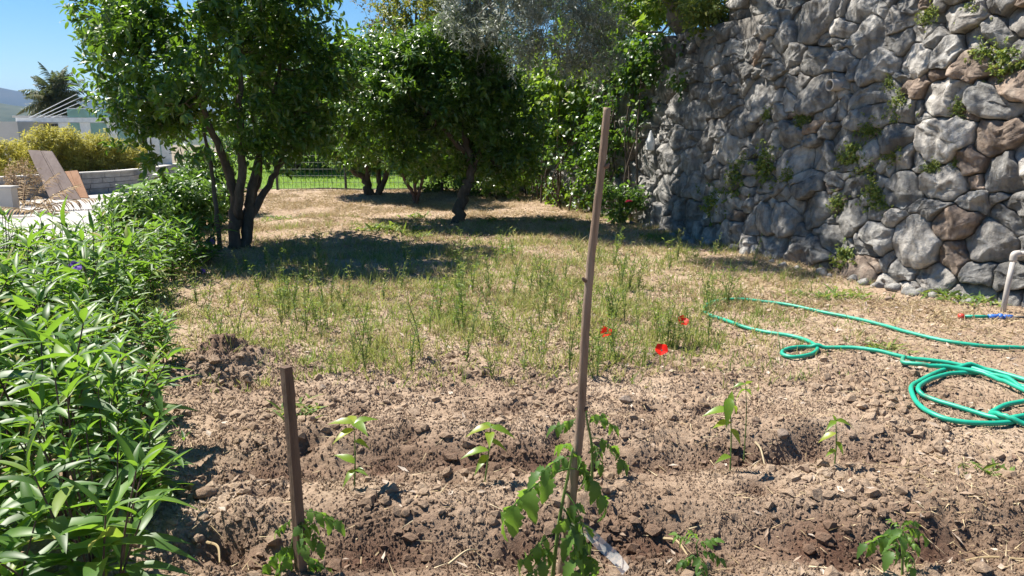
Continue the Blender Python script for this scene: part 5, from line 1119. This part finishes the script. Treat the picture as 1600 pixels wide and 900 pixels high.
litter(14000, M['dead_leaf'], 'fallen_leaves', 'grey-brown fallen leaves scattered around the hose and wall', (.025, .07), (.012, .03), (-5, 4.4, 2.3, 18.5), .3, 'lite', 'leaves')
# tall weed stalks with small leaves
def weed_proto(seed):
    rng = np.random.default_rng(seed); st = MB(); fo = MB()
    for k in range(rng.integers(3, 6)):
        a = rng.uniform(0, 6.28); tp = np.array([math.cos(a) * .07, math.sin(a) * .07, rng.uniform(.16, .34)]); C = catmull([(0, 0, -.02), tp * [.3, .3, .5], tp], 5); tube(st, C, np.linspace(.003, .0012, len(C)), 4, .5, False)
        n = 16; t = rng.uniform(.15, 1, n); P = np.stack([np.interp(t * (len(C) - 1), range(len(C)), C[:, q]) for q in range(3)], -1); d = rng.normal(size=(n, 3)); d[:, 2] = np.abs(d[:, 2]) * .6 + .3
        leaves(fo, P, d, rng.normal(size=(n, 3)) + [0, 0, 1], rng.uniform(.02, .05, n), .009, 'lite', .2, .3)
    s, f = st.mesh('stem'), fo.mesh('foliage'); s.materials.append(M['stem_green']); f.materials.append(M['weed'] if seed % 2 else M['grass']); return s, f
WPR = [weed_proto(800 + k) for k in range(6)]; cnt = 0; rng = np.random.default_rng(66)
while cnt < 150:
    px, py = rng.uniform(230, 1180), rng.uniform(400, 600); p = G(px, py); 
    if rng.random() > grass_density(p[0:1], p[1:2])[0] + .06 or not ok_ground(p[0:1], p[1:2])[0]: continue
    p = snap(p); t = thing('weed', 'thin upright weed with tiny leaves standing in the patchy grass', 'weed', p, 'thin weeds standing in the patchy grass', rng.uniform(0, 6.28)); t.scale = (rng.uniform(.7, 1.25),) * 3; s, f = WPR[cnt % 6]; link('stem', s, t); link('foliage', f, t); cnt += 1
# low green weed clumps
def clump_proto(seed, n=46):
    rng = np.random.default_rng(seed); mb = MB(); a = rng.uniform(0, 6.28, n); d = np.stack([np.cos(a), np.sin(a), rng.uniform(.3, 1.3, n)], -1); P = rng.normal(size=(n, 3)) * [.10, .08, 0]; leaves(mb, P, d, np.array([0, 0, 1.0]) + rng.normal(size=(n, 3)) * .3, rng.uniform(.06, .16, n), rng.uniform(.014, .03, n), 'mid', .3, .4); f = mb.mesh('foliage'); f.materials.append(M['weed'])
    st = MB()
    for k in range(8): tube(st, [P[k] - [0, 0, .02], P[k] + d[k] * .04], .003, 4)
    s = st.mesh('stem'); s.materials.append(M['stem_green']); return s, f
CL = [clump_proto(900 + k) for k in range(4)]
for k, (px, py, s, lab, grp) in enumerate([(585, 368, 1.4, 'green weed clump on sunlit ground behind the dry shade edge', 'a'), (610, 366, 1.6, 0, 0), (640, 368, 1.3, 0, 0), (660, 372, 1.0, 0, 0), (790, 398, 1.0, 0, 0), (1030, 378, .9, 0, 0), (1290, 462, .9, 0, 0), (1330, 462, 1.0, 0, 0), (1480, 470, 1.0, 0, 0), (1530, 478, 1.1, 0, 0), (1510, 465, 1.2, 0, 0), (1380, 545, .8, 0, 0), (1015, 372, 1.0, 0, 0), (1560, 470, .9, 0, 0), (1245, 460, .7, 0, 0), (650, 340, 1.2, 0, 0), (770, 345, 1.2, 0, 0), (440, 345, 1.2, 0, 0), (860, 345, 1.0, 0, 0), (470, 645, .7, 0, 0), (1545, 745, .6, 0, 0)]):
    p = snap(G(px, py)); t = thing('weed_clump', 'low leafy green weed clump rooted in the dry ground', 'weed', p, 'low weed clumps on the dry ground', k * 1.1); t.scale = (s,) * 3; a_, f_ = CL[k % 4]; link('stem', a_, t); link('foliage', f_, t)
# air
mb = MB(); box(mb, (-6500, -100, -90), (6500, 7100, 330)); hz = mb.build('haze', M['white']); hz.data.materials.clear()
m = bpy.data.materials.new('haze'); m.use_nodes = True; N = m.node_tree.nodes; N.remove(N['Principled BSDF']); pv_ = N.new('ShaderNodeVolumePrincipled'); pv_.inputs['Color'].default_value = (.30, .55, 1, 1); pv_.inputs['Density'].default_value = .0001; m.node_tree.links.new(pv_.outputs[0], N['Material Output'].inputs['Volume']); hz.data.materials.append(m); tag(hz, 'thin blue summer haze', 'haze', kind='stuff')
